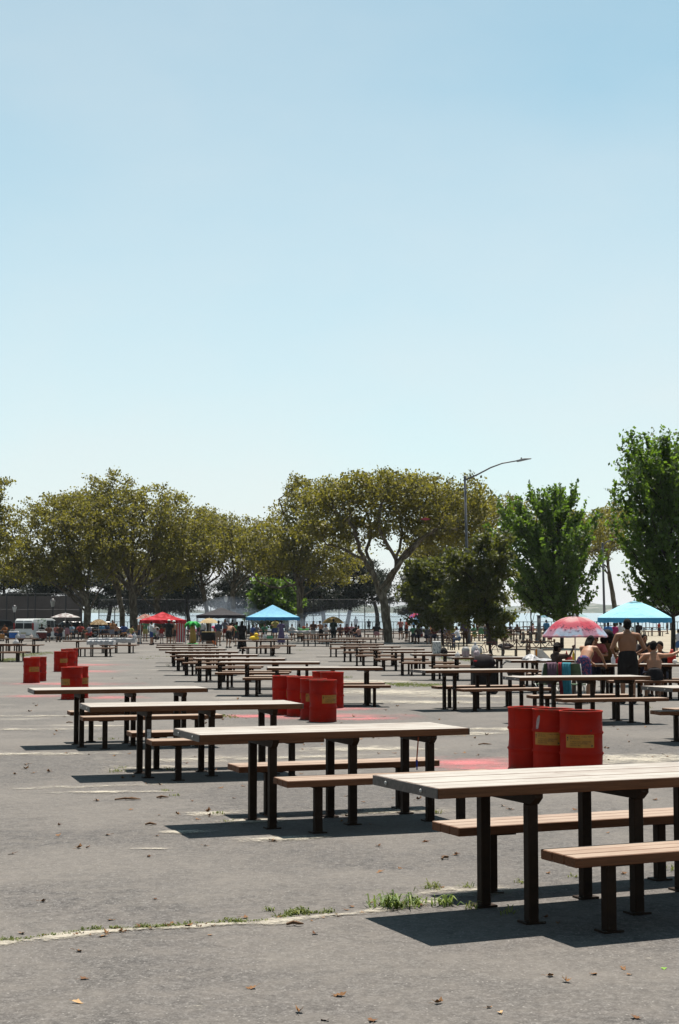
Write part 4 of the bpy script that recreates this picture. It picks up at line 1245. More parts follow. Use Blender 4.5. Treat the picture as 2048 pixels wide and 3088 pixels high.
def umbrella(px, d, r, edge, top, fab, label, tilt=(0, 0), ribs=8, valance=0.0, pole_r=.016, dome=.55, pole=None, scallop=.05, vfab=None):
    g = gp(px, d); t = thing('umbrella', label, 'umbrella', g, 0, 'umbrellas shading the picnic crowd')
    head = obj('canopy', None)
    bpy.data.objects.remove(head)
    mb = MB(); n = ribs * 4; m = 7
    Rt = Matrix.Rotation(tilt[0], 4, 'X') @ Matrix.Rotation(tilt[1], 4, 'Y')
    def P(f, a):
        seg = abs(((a / (2 * math.pi) * ribs) % 1) - .5) * 2      # 1 on a rib
        rr = r * f * (1 - scallop * (1 - seg ** 2) * f)
        z = (top - edge) * (1 - f ** (1 + dome))
        z -= .03 * (1 - seg) * math.sin(math.pi * f)
        v = Rt @ Vector((rr * math.cos(a), rr * math.sin(a), z))
        return (v.x, v.y, v.z + edge)
    mb.v.append(P(0, 0))
    for i in range(1, m + 1):
        for k in range(n): mb.v.append(P(i / m, 2 * math.pi * k / n))
    for k in range(n): mb.f.append((0, 1 + k, 1 + (k + 1) % n))
    for i in range(m - 1):
        for k in range(n): mb.f.append((1 + i * n + k, 1 + i * n + (k + 1) % n, 1 + (i + 1) * n + (k + 1) % n, 1 + (i + 1) * n + k))
    cn = mb.build('canopy', fab, t, smooth=True, fix=False)
    if valance:
        m2 = MB()
        for k in range(n + 1):
            p = Vector(P(1, 2 * math.pi * k / n)); seg = abs(((k / n * ribs) % 1) - .5) * 2
            m2.v += [p, p + Vector((0, 0, -valance * (.7 + .3 * (1 - seg)))) + Vector((p.x, p.y, 0)) * .01]
        for k in range(n): m2.f.append((2 * k, 2 * k + 1, 2 * k + 3, 2 * k + 2))
        m2.build('valance', vfab or fab, cn, smooth=True, fix=False)
    for k in range(ribs):
        a = 2 * math.pi * k / ribs
        MB().tube([Vector(P(f, a)) + Vector((0, 0, -.012)) for f in (.02, .35, .7, .99)], .006, 4).build('rib', M_GREYPOLE, cn)
    tp = Vector(P(0, 0))
    MB().tube([(0, 0, -.02), tp], pole_r, 8).build('pole', pole or M_WHITEPOLE, t, smooth=True)
    MB().lathe([(.03, 0), (.025, .03), (.008, .07), (0, .07)], 8, cap0=True).build('finial', pole or M_WHITEPOLE, t).location = tp
    return t
umbrella(1732, 37.6, .80, 1.50, 1.97, make_fabric('red_print', (.6, .1, .13), .4, 'bands'), 'red and pink printed beach umbrella with a blue border band', ribs=8, dome=1.4, valance=.04)
umbrella(1912, 45, 1.08, 1.97, 2.46, make_fabric('sky_blue_sunlit', (.40, .78, .92), .25), 'large sky blue umbrella with scalloped valance over the bathers', ribs=8, dome=.35, valance=.16, pole_r=.022, vfab=make_fabric('deep_sky', (.10, .42, .72), .3))  # sun on the top is put into its paler blue; valance stays deeper
umbrella(199, 128, 1.25, 1.85, 2.22, make_fabric('patch_white', (.62, .60, .58), .3, 'floral', (.28, .22, .22), 3.5), 'white and brown patterned umbrella before the court wall', dome=.3)
umbrella(300, 124, .78, 1.28, 1.72, make_fabric('tan_print', (.26, .17, .08), .3, 'floral', (.40, .30, .18), 5), 'small tan umbrella beside the low-forking plane trunk', dome=1.0)
umbrella(440, 124, .75, 1.75, 2.15, make_fabric('pink_print', (.50, .34, .28), .3, 'floral', (.35, .10, .08), 5), 'pale printed umbrella peeping over the red canopy', dome=.5)
umbrella(632, 115, .75, 1.48, 1.86, make_fabric('straw', (.60, .46, .26), .3), 'straw-coloured small umbrella under the black canopy edge', dome=.8)
umbrella(1005, 118, .85, 1.45, 1.95, make_fabric('gold_print', (.34, .22, .07), .3, 'floral', (.16, .12, .05), 4), 'gold and olive printed umbrella near the thick plane trunk', dome=1.0)
umbrella(1250, 150, .75, 1.75, 2.15, make_fabric('small_red', (.50, .05, .08), .3, 'floral', (.20, .10, .35), 4), 'small tilted red umbrella by the court fence', tilt=(0, -.25), dome=.8)
umbrella(1262, 122, .62, 1.55, 1.95, make_fabric('deep_blue', (.06, .22, .48), .3, 'floral', (.30, .48, .62), 6), 'tilted blue umbrella beside the dark round small tree', tilt=(.2, -.45), dome=.8)
umbrella(1645, 150, .7, 1.75, 2.05, make_fabric('pale_blue_a', (.30, .55, .66), .4), 'pale blue umbrella far off behind the bright young tree', dome=.5)
umbrella(1752, 165, .7, 1.75, 2.05, make_fabric('pale_blue_b', (.42, .60, .64), .4), 'pale blue-white umbrella far off by the sea railing', dome=.5)

# ================================================================== VEHICLES
M_TYRE = plain('tyre', (.012, .012, .013), .8)
M_RIM = plain('rim', (.35, .35, .36), .35)
M_CARGLASS = plain('car_glass', (.010, .012, .014), .35, .1, 3, .15)
M_TAIL = plain('tail_light', (.30, .010, .012), .3)
def profile_body(name, prof, width, mat, parent, inset=.86, zbelt=.95):
    """car body from a side outline; the glasshouse leans inwards"""
    mb = MB(); n = len(prof)
    def y(z): return width / 2 * (1 if z < zbelt else 1 - (1 - inset) * (z - zbelt) / (max(p[1] for p in prof) - zbelt))
    for s in (-1, 1):
        for x, z in prof: mb.v.append((x, s * y(z), z))
    mb.f.append(tuple(range(n))); mb.f.append(tuple(range(2 * n - 1, n - 1, -1)))
    for i in range(n): mb.f.append((i, (i + 1) % n, n + (i + 1) % n, n + i))
    return mb.build(name, mat, parent, bevel=.035)
def wheels(t, xs, width, r):
    for x in xs:
        for s in (-1, 1):
            ty = MB().tube([(x, s * (width / 2 - .24), r), (x, s * (width / 2 + .01), r)], r, 20).build('tyre', M_TYRE, t, bevel=0)
            MB().tube([(x, s * (width / 2 - .05), r), (x, s * (width / 2 + .02), r)], r * .6, 14).build('rim', M_RIM, ty)
def pane(t, pts, mat, th=.02, name='window'):
    """flat glass slightly proud of the body"""
    a = [Vector(p) for p in pts]; nrm = (a[1] - a[0]).cross(a[-1] - a[0]).normalized() * th
    n = len(a)
    return MB().add([p for p in a] + [p + nrm for p in a], [tuple(range(n))[::-1], tuple(range(n, 2 * n))] + [(i, (i + 1) % n, n + (i + 1) % n, n + i) for i in range(n)]).build(name, mat, t)
def make_vanpaint():
    t = NT('van_paint')
    oc = t.coord(); s = t.node('ShaderNodeSeparateXYZ'); t.l.new(oc, s.inputs[0])
    c = t.ramp(t.noise(oc, 3, 4, .6), [(.3, (.66, .67, .66)), (.7, (.82, .83, .81))])
    # green graffiti on the cargo side
    reg = t.math('MULTIPLY', t.math('MULTIPLY', t.step(s.outputs[0], -1.75, -1.6), t.step(s.outputs[0], -.35, -.5)), t.step(s.outputs[2], .72, .85))
    g = t.noise(oc, 5.5, 2, .4, 1.5)
    c = t.mix(t.math('MULTIPLY', reg, t.step(g, .48, .54)), c, (.03, .13, .035))
    c = t.mix(t.math('MULTIPLY', reg, t.math('MULTIPLY', t.step(g, .60, .63), 1.0)), c, (.35, .40, .30))
    t.color(c, .35, .4); return t.m
d = 124
g = gp(124, d); VW = 1.85
van = thing('van', 'white van with green graffiti on its side and dark rear windows', 'van', g, R(68), None)
profile_body('body', [(-2.35, .28), (2.35, .28), (2.42, .75), (1.55, .98), (.95, 1.62), (.55, 1.76), (-2.2, 1.76), (-2.36, 1.55)], VW, make_vanpaint(), van, .88, .95)
wheels(van, (-1.5, 1.5), VW, .33)
def sy(z): return -VW / 2 * (1 - .12 * (z - .95) / (1.76 - .95)) - .004
for x0, x1 in ((-.38, .10), (.16, .62)): pane(van, [(x0, sy(1.05), 1.05), (x1, sy(1.05), 1.05), (x1, sy(1.6), 1.6), (x0, sy(1.6), 1.6)], M_CARGLASS)
pane(van, [(.70, sy(1.05), 1.05), (1.38, sy(1.05), 1.05), (.98, sy(1.58), 1.58), (.70, sy(1.58), 1.58)], M_CARGLASS)
for s0, s1 in ((-.78, -.04), (.04, .78)):
    xx = -2.375; pane(van, [(xx, s1, .98), (xx, s0, .98), (xx + .05, s0 * .93, 1.60), (xx + .05, s1 * .93, 1.60)], M_CARGLASS, name='rear_window')
for s in (-1, 1): MB().box((-2.37, s * (VW / 2 - .06), 1.15), (.06, .14, .55)).build('tail_light', M_TAIL, van)
MB().box((-2.44, 0, .42), (.14, VW, .16)).build('bumper', plain('bumper', (.12, .12, .12), .5), van, bevel=.02)
MB().box((-2.40, 0, .62), (.02, .5, .16)).build('number_plate', plain('plate', (.55, .50, .35), .5), van)
MB().tube([(1.2, -VW / 2 - .02, 1.1), (1.2, -VW / 2 - .20, 1.15)], .02, 5).box((1.2, -VW / 2 - .22, 1.2), (.10, .10, .22)).build('mirror', M_IRON, van)
def suv(px, d, rz, col, name, label, h=1.55, L=4.4):
    g = gp(px, d); t = thing('car', label, 'car', g, rz, 'cars parked beside the van'); W = 1.75
    k = h / 1.55; H = L / 2
    profile_body('body', [(-H, .26), (H, .26), (H + .03, .68), (H - .5, .88 * k), (H * .38, .95 * k), (H * .06, 1.50 * k), (-H * .70, 1.55 * k), (-H * .96, .98 * k), (-H - .02, .75)], W, col, t, .82, .92 * k)
    wheels(t, (-H * .62, H * .62), W, .31)
    for s in (-1, 1):
        yy = lambda z: s * (W / 2 * (1 - .18 * (z - .92 * k) / (1.55 * k - .92 * k)) + .005)
        f = (lambda q: q) if s < 0 else (lambda q: q[::-1])
        pane(t, f([(-H * .80, yy(1.0 * k), 1.0 * k), (-.15, yy(1.0 * k), 1.0 * k), (-.15, yy(1.44 * k), 1.44 * k), (-H * .62, yy(1.44 * k), 1.44 * k)]), M_CARGLASS)
        pane(t, f([(-.08, yy(1.0 * k), 1.0 * k), (H * .30, yy(1.0 * k), 1.0 * k), (H * .06, yy(1.42 * k), 1.42 * k), (-.08, yy(1.44 * k), 1.44 * k)]), M_CARGLASS)
    pane(t, [(-H * .945, .66, 1.03 * k), (-H * .945, -.66, 1.03 * k), (-H * .76, -.6, 1.45 * k), (-H * .76, .6, 1.45 * k)], M_CARGLASS, .03, 'rear_window')
    for s in (-1, 1):
        MB().box((-H - .005, s * (W / 2 - .14), .80 * k), (.06, .20, .20)).build('tail_light', M_TAIL, t)
        MB().box((H + .005, s * (W / 2 - .22), .66 * k), (.08, .26, .12)).build('headlight', plain('headlight', (.5, .5, .5), .2), t)
    return t
suv(15, 138, R(55), plain('dark_suv', (.020, .020, .024), .3, .2, 3, .5), 'suv', 'dark sport utility car parked next to the white van', 1.6)
suv(243, 142, R(12), plain('black_car', (.014, .014, .016), .28, .2, 3, .5), 'black', 'black car parked behind the low-forking plane trunk', 1.42)
suv(330, 144, R(8), plain('grey_car', (.16, .17, .18), .3, .1, 3, .5), 'grey', 'grey car with a dark roofline parked beside the plane trunk', 1.42)


# ================================================================== PEOPLE
SKINS = {'tan': (.40, .19, .105), 'brown': (.27, .115, .055), 'dark': (.10, .045, .025), 'fair': (.42, .26, .19)}
def skin(k): return plain('skin_' + k, SKINS[k], .55, .12, 8, .3)
def cloth(c): return plain('cloth_%02x%02x%02x' % tuple(int(max(0, min(1, x)) * 255) for x in c), c, .85, .18, 9, .1)
M_PRINT = make_fabric('floral_cloth', (.045, .06, .16), 0, 'floral', (.30, .08, .14), 22)
HAIRS = {'black': (.010, .008, .007), 'brown': (.045, .025, .014), 'grey': (.18, .17, .16)}

def fuse(name, mb, voxel, mat, parent, smooth=4):
    """weld overlapping limbs into one continuous surface"""
    me = mb.mesh('tmp', mat)
    ob = bpy.data.objects.new('tmp', me)
    m = ob.modifiers.new('r', 'REMESH'); m.mode = 'VOXEL'; m.voxel_size = voxel
    if smooth:
        s = ob.modifiers.new('s', 'SMOOTH'); s.factor = .5; s.iterations = smooth
    out = bake(ob)
    bpy.data.objects.remove(ob); bpy.data.meshes.remove(me)
    out.polygons.foreach_set('use_smooth', [True] * len(out.polygons))
    out.materials.clear(); out.materials.append(mat); out.name = name
    return obj(name, out, parent)

def cap(mb, pts, radii, n=10, **k):
    """tube with rounded ends"""
    pts = [Vector(p) for p in pts]; radii = list(radii)
    a = (pts[0] - pts[1]).normalized(); b = (pts[-1] - pts[-2]).normalized()
    P = [pts[0] + a * radii[0] * .95, pts[0] + a * radii[0] * .6] + pts + [pts[-1] + b * radii[-1] * .6, pts[-1] + b * radii[-1] * .95]
    Rr = [radii[0] * .25, radii[0] * .8] + radii + [radii[-1] * .8, radii[-1] * .25]
    mb.tube(P, Rr, n, **k)

def person(label, loc, rz, h=1.72, pose='stand', lean=0, sk='tan', top=None, bottom=None, hair='black', long_hair=False, hat=None, arms=None, seat=.467, fine=False,
           dress=False, build=1.0, sleeves=True, pants=False, turn=0, twist=0, name='person', shoes=(.03, .03, .03), group='visitors picnicking on the lot', bighair=False, legs=None):
    t = thing('person', label, 'person', loc, rz, group)
    k = h / 1.75
    J = {}
    hipz = .93 if pose == 'stand' else (seat / k + .10)
    pel = Vector((0, 0, hipz))
    RL = Matrix.Rotation(-R(lean), 3, 'X') @ Matrix.Rotation(R(twist), 3, 'Z')
    def up(x, y, z): return pel + RL @ Vector((x, y, z - .93))
    J['waist'] = up(0, .005, 1.08); J['chest'] = up(0, .01, 1.28); J['neck'] = up(0, .0, 1.46)
    nk = up(0, .01, 1.50)
    RH = Matrix.Rotation(-R(lean * .55), 3, 'X') @ Matrix.Rotation(R(turn), 3, 'Z')
    hd = nk + RH @ Vector((0, .025, .125)) if lean < 60 else nk + RH @ Vector((0, .06, .1))
    def H(x, y, z): return hd + RH @ Vector((x, y, z))
    sh = {s: up(s * .185 * build, 0, 1.415) for s in (-1, 1)}
    arms = arms or {}
    el, wr = {}, {}
    for s in (-1, 1):
        e, w = arms.get(s, ((s * .07, -.02, -.29), (s * .05, .05, -.54)))
        el[s] = sh[s] + Vector(e); wr[s] = sh[s] + Vector(w)
    hip = {s: pel + Vector((s * .095, 0, -.02)) for s in (-1, 1)}
    kn, an = {}, {}
    for s in (-1, 1):
        if pose == 'stand':
            kn[s] = Vector((s * .105, .03, .50)); an[s] = Vector((s * .115, -.02, .085))
        else:
            kn[s] = pel + Vector((s * .13, .42, -.02)); an[s] = Vector((s * .13, .40, .085))
        if legs and s in legs: kn[s], an[s] = Vector(legs[s][0]), Vector(legs[s][1])
    S = lambda v: Vector(v) * k
    vx = .013 if fine else .026
    b = MB(); B = build
    cap(b, [S(pel + Vector((0, 0, -.03))), S(J['waist']), S(J['chest']), S(up(0, 0, 1.40))], [.118 * k * B, .112 * k * B, .128 * k * B, .10 * k * B], 14, ex=1.32, ey=.86, up=(1, 0, 0))
    cap(b, [S(sh[-1]), S(J['neck'] + Vector((0, 0, -.03))), S(sh[1])], [.062 * k, .075 * k, .062 * k])
    cap(b, [S(J['neck']), S(nk + RH @ Vector((0, .01, .05)))], [.056 * k, .052 * k])
    b.sphere(S(H(0, -.005, .02)), (.076 * k, .094 * k, .112 * k), 14, 10, RH)
    b.sphere(S(H(0, .03, -.055)), (.052 * k, .058 * k, .055 * k), 12, 8, RH)
    cap(b, [S(H(0, .088, .012)), S(H(0, .104, -.022))], [.010 * k, .017 * k], 8)
    for s in (-1, 1): b.sphere(S(H(s * .078, -.008, -.005)), (.014 * k, .022 * k, .034 * k), 8, 6, RH)
    for s in (-1, 1):
        cap(b, [S(sh[s]), S(el[s]), S(wr[s])], [.052 * k * B, .040 * k * B, .028 * k])
        fd = (wr[s] - el[s]).normalized()
        side = fd.cross(Vector((0, 0, 1)))
        side = side.normalized() if side.length > .2 else Vector((0, 1, 0))
        palm = wr[s] + fd * .05
        b.sphere(S(palm), (.040 * k, .040 * k, .034 * k), 10, 6)
        if fine:
            for q, ln in ((-.027, .066), (-.009, .078), (.009, .074), (.027, .058)):
                a0 = palm + side * q + fd * .02; a1 = a0 + fd * ln * .6; a2 = a1 + fd * ln * .45 + Vector((0, 0, -.022))
                cap(b, [S(a0), S(a1), S(a2)], [.0105 * k, .010 * k, .009 * k], 7)
            a0 = palm - fd * .015 + side * .028 * -s; cap(b, [S(a0), S(a0 + side * .03 * -s + fd * .03), S(a0 + side * .035 * -s + fd * .06)], [.013 * k, .012 * k, .010 * k], 7)
        else:
            cap(b, [S(palm), S(palm + fd * .09 + Vector((0, 0, -.015)))], [.034 * k, .022 * k], 8)
        cap(b, [S(hip[s]), S(hip[s].lerp(kn[s], .5)), S(kn[s]), S(kn[s].lerp(an[s], .35)), S(an[s])], [.088 * k * B, .078 * k * B, .056 * k, .056 * k, .036 * k])
        toe = Vector((an[s].x + s * .02, an[s].y + .15, .045))
        cap(b, [S(Vector((an[s].x, an[s].y - .04, .045))), S(toe)], [.040 * k, .036 * k])
    body = fuse('body', b, vx, skin(sk), t)
    # eyes
    if fine:
        for s in (-1, 1): MB().sphere(S(H(s * .030, .081, .018)), .011 * k, 6, 4).build('eye', cloth((.015, .012, .01)), t, smooth=True)
    # hair
    hm = cloth(HAIRS[hair]); m = MB()
    if bighair:
        m.sphere(S(H(0, -.03, .07)), (.19 * k, .18 * k, .18 * k), 14, 10); m.sphere(S(H(-.08, -.03, -.04)), .12 * k); m.sphere(S(H(.08, -.03, -.04)), .12 * k)
    else:
        m.sphere(S(H(0, -.022, .052)), (.088 * k, .098 * k, .100 * k), 14, 10, RH)
        m.sphere(S(H(0, -.045, -.005)), (.080 * k, .070 * k, .080 * k), 12, 8, RH)
    if long_hair:
        cap(m, [S(H(0, -.05, .03)), S(H(0, -.085, -.10)), S(H(0, -.10, -.30))], [.09 * k, .085 * k, .05 * k], 10, ex=1.2, ey=.6, up=(1, 0, 0))
    if not hat == 'bald': fuse('hair', m, vx, hm, t, 2)
    if isinstance(hat, tuple):
        m = MB(); m.sphere(S(H(0, -.012, .075)), (.098 * k, .108 * k, .085 * k), 14, 8, RH)
        m.tube([S(H(0, .0, .06)), S(H(0, .0, .075))], .15 * k, 18); m.sphere(S(H(0, .12, .055)), (.075 * k, .075 * k, .014 * k), 12, 6, RH)
        fuse('hat', m, vx, cloth(hat), t, 1)
    # clothes
    e = .016
    def tone(c): return c if hasattr(c, 'node_tree') else cloth(c)
    if top is not None:
        m = MB()
        lo = pel + Vector((0, 0, .02))
        cap(m, [S(lo), S(J['waist']), S(J['chest']), S(up(0, 0, 1.41))], [(.120 * B + e) * k, (.116 * B + e) * k, (.130 * B + e) * k, (.104 * B + e) * k], 14, ex=1.33, ey=.9, up=(1, 0, 0))
        cap(m, [S(sh[-1]), S(J['neck'] + Vector((0, 0, -.045))), S(sh[1])], [(.064 + e) * k, (.070 + e) * k, (.064 + e) * k])
        if sleeves:
            for s in (-1, 1): m.tube([S(sh[s]), S(sh[s].lerp(el[s], .35)), S(sh[s].lerp(el[s], .72))], [(.058 * B + e) * k, (.056 * B + e) * k, (.058 * B + e) * k], 10)
        fuse('shirt', m, vx, tone(top), t, 3)
    if bottom is not None:
        m = MB()
        if dress:
            m.tube([S(pel + Vector((0, 0, .14))), S(pel), S(Vector((0, .0, .55))), S(Vector((0, 0, .12)))], [.165 * k, .185 * k, .23 * k, .28 * k], 16, ex=1.1, ey=.85, up=(1, 0, 0))
        else:
            cap(m, [S(pel + Vector((0, 0, .08))), S(pel + Vector((0, 0, -.04)))], [(.114 * B + e) * k, (.118 * B + e) * k], 14, ex=1.36, ey=.98, up=(1, 0, 0))
            for s in (-1, 1):
                f = .96 if pants else .80
                pts = [S(hip[s]), S(hip[s].lerp(kn[s], .5)), S(hip[s].lerp(kn[s], f))]; rr = [(.092 * B + e) * k, (.090 * B + e) * k, (.086 * B + e) * k]
                if pants: pts += [S(kn[s].lerp(an[s], .4)), S(kn[s].lerp(an[s], .95))]; rr = rr[:2] + [.075 * k, .068 * k, .062 * k]
                m.tube(pts, rr, 10)
        fuse('dress' if dress else ('trousers' if pants else 'shorts'), m, vx, tone(bottom), t, 3)
    if shoes:
        for s in (-1, 1):
            m = MB(); cap(m, [S(Vector((an[s].x, an[s].y - .045, .045))), S(Vector((an[s].x + s * .02, an[s].y + .155, .042)))], [.046 * k, .043 * k])
            m.build('shoe', cloth(shoes), t, smooth=True)
    return t

def standing(label, px, d, rz, **k): return person(label, gp(px, d), R(rz), **k)

GR = 'bathers around the table between the two big umbrellas'
UPB = {-1: ((-.12, .12, -.22), (-.02, .30, -.22)), 1: ((.12, .12, -.22), (.02, .30, -.22))}      # hands forward, held at the waist
w_ = SETS['RT1'][1]
standing('bare-backed man in dark shorts standing before the bathers\' table', 1890, 34.75, 4, h=1.88, sk='brown', bottom=(.020, .017, .016), arms={-1: ((-.13, -.04, -.27), (-.02, .16, -.40)), 1: ((.14, -.02, -.27), (.05, .18, -.36))}, build=1.18, fine=True, group=GR, turn=-8)
p = w_(1.28, -BY - BW / 2)
person('bare-backed man seated on the bench, one arm stretched out to the side', (gp(1970, p.y).x, p.y, p.z), R(-6), h=1.76, pose='sit', lean=16, sk='tan', bottom=(.018, .016, .018), fine=True, build=1.08, group=GR, turn=-40,
       arms={-1: ((-.20, .02, -.20), (-.27, .20, -.34)), 1: ((.24, .12, .02), (.47, .22, .13))}, legs={-1: ((-.16, .40, .50), (-.16, .36, .085)), 1: ((.14, .40, .50), (.14, .36, .085))})
standing('woman in floral shorts leaning over the bathers\' table', 1757, 35.2, -32, h=1.66, sk='tan', lean=42, bottom=M_PRINT, top=None, long_hair=True, fine=True, group=GR, arms={-1: ((-.05, .20, -.20), (.10, .38, -.36)), 1: ((.06, .22, -.20), (.05, .42, -.38))}, turn=-25)
standing('woman in a dark cap sitting with one hand raised to her face', 1676, 37.0, -70, h=1.64, pose='sit', sk='dark', top=(.07, .045, .035), bottom=(.02, .02, .025), hat=(.02, .018, .018), fine=True, group=GR, seat=.46, arms={-1: ((-.08, .12, -.2), (-.02, .30, -.28)), 1: ((.12, .22, .02), (.06, .34, .20))})
standing('person in a faded pink top bending at the far side of the bathers\' table', 1800, 37.9, 160, h=1.60, sk='brown', lean=30, top=(.30, .085, .085), bottom=(.03, .03, .05), fine=True, group=GR, arms=UPB)
standing('person with a wide dark afro standing at the far side of the bathers\' table', 1828, 37.8, 175, h=1.55, sk='dark', top=(.10, .055, .02), bottom=(.03, .02, .02), bighair=True, fine=True, group=GR, arms=UPB)
standing('short-haired boy behind the bathers\' table beside the standing man', 1940, 38.2, 185, h=1.52, sk='brown', top=(.05, .04, .04), bottom=(.02, .02, .04), fine=True, group=GR, arms=UPB)
p = w_(1.5, TW + BY + BW / 2)
person('dark-haired bather sitting across from the bare-backed seated man', (gp(1956, p.y).x, p.y, p.z), R(172), h=1.66, pose='sit', lean=12, sk='brown', top=None, bottom=(.03, .03, .05), fine=True, group=GR, arms=UPB)
person('bather in a dark vest at the bench end under the tall young tree', (gp(1992, p.y).x, p.y, p.z), R(150), h=1.70, pose='sit', lean=10, sk='brown', top=(.02, .02, .02), sleeves=False, bottom=(.03, .03, .05), fine=True, group=GR, arms=UPB)
standing('boy in a white and blue shirt and blue shorts at the picture edge', 2043, 80, 20, h=1.42, sk='dark', top=(.50, .52, .60), bottom=(.05, .12, .30))
standing('visitor in a blue patterned shirt under the big blue umbrella', 1832, 92, 10, h=1.70, sk='dark', top=(.04, .14, .36), bottom=(.03, .03, .04))
standing('visitor in a magenta shirt beside the big blue umbrella', 1850, 94, -10, h=1.66, sk='brown', top=(.36, .03, .13), bottom=(.03, .03, .04))
standing('visitor in a white shirt behind the standing bare-backed man', 1868, 96, 0, h=1.72, sk='brown', top=(.55, .54, .55), bottom=(.03, .03, .04))
standing('visitor in a dark shirt beside the blue umbrella pole', 1922, 98, 10, h=1.74, sk='dark', top=(.025, .02, .022), bottom=(.02, .02, .025), pants=True)
standing('child in red at the sea railing', 1985, 150, 30, h=1.3, sk='brown', top=(.40, .04, .03), bottom=(.05, .05, .1))
standing('walker in a grey shirt by the sea railing', 2010, 160, 60, h=1.7, sk='brown', top=(.25, .25, .27), bottom=(.05, .05, .06))
standing('barefoot child walking past the bollards with a pale blue bag', 1657, 106, -30, h=1.25, sk='brown', top=(.05, .09, .16), bottom=(.20, .05, .06))
standing('person in a blue shirt standing behind the last bollard', 1646, 120, 10, h=1.68, sk='brown', top=(.05, .16, .30), bottom=(.04, .04, .06))
# crowd under and around the canopies
standing('woman in a pink top and dark shorts by the thick plane trunk', 1208, 128, 12, h=1.74, sk='tan', top=(.42, .17, .15), bottom=(.02, .02, .022), sleeves=False, arms=UPB)
standing('man in a blue T-shirt and tan shorts near the black dress', 660, 106, -15, h=1.72, sk='brown', top=(.06, .08, .12), bottom=(.22, .15, .10))
standing('shirtless man bending at the drum grill', 690, 100, -30, h=1.74, sk='tan', lean=32, bottom=(.03, .025, .022), build=1.15, arms=UPB)
standing('woman in a long black dress with dark hair', 731, 92, -20, h=1.78, sk='dark', top=(.018, .014, .014), bottom=(.018, .014, .014), dress=True, long_hair=True, build=1.15)
standing('woman in a long purple dress under the blue canopy', 849, 110, 25, h=1.72, sk='dark', top=(.12, .09, .17), bottom=(.12, .09, .17), dress=True, arms=UPB)
standing('heavy man in a dark shirt and sun hat before the red canopy', 511, 106, 5, h=1.78, sk='brown', top=(.022, .02, .022), bottom=(.03, .028, .026), hat=(.50, .47, .42), build=1.25)
standing('shirtless man in a white cap beside the heavy man in dark', 527, 110, 60, h=1.70, sk='tan', bottom=(.05, .04, .035), hat=(.55, .55, .54))
standing('woman in a white shirt and blue shorts before the red canopy', 458, 108, -60, h=1.62, sk='tan', top=(.60, .59, .57), bottom=(.04, .07, .20), arms={-1: ((-.1, .12, -.15), (-.03, .30, -.02)), 1: ((.1, .12, -.2), (.02, .30, -.1))})
standing('person in white crouched by the red canopy pole', 478, 112, 90, h=1.55, pose='sit', sk='brown', top=(.55, .54, .53), bottom=(.05, .05, .06), seat=.35)
standing('child in a red shirt standing under the red canopy', 490, 114, 170, h=1.25, sk='brown', top=(.42, .05, .04), bottom=(.5, .5, .5))
standing('shirtless person standing at the red canopy\'s open side', 424, 114, 150, h=1.60, sk='brown', bottom=(.05, .05, .08))
standing('visitor in white under the straw umbrella', 612, 118, 180, h=1.65, sk='brown', top=(.56, .55, .52), bottom=(.06, .06, .08))
standing('visitor in a dark vest beside the black canopy pole', 702, 116, 0, h=1.74, sk='dark', top=(.02, .02, .02), bottom=(.03, .03, .03), sleeves=False)
standing('woman in a green top beside the black dress', 716, 104, 40, h=1.64, sk='brown', top=(.04, .16, .06), bottom=(.04, .04, .05))
standing('shirtless man in a black wrap under the gold umbrella', 968, 112, 25, h=1.68, sk='tan', bottom=(.015, .013, .013), lean=14, arms=UPB)
standing('man in a dark green shirt under the gold umbrella', 1006, 114, -8, h=1.80, sk='dark', top=(.035, .045, .035), bottom=(.02, .02, .02), pants=True)
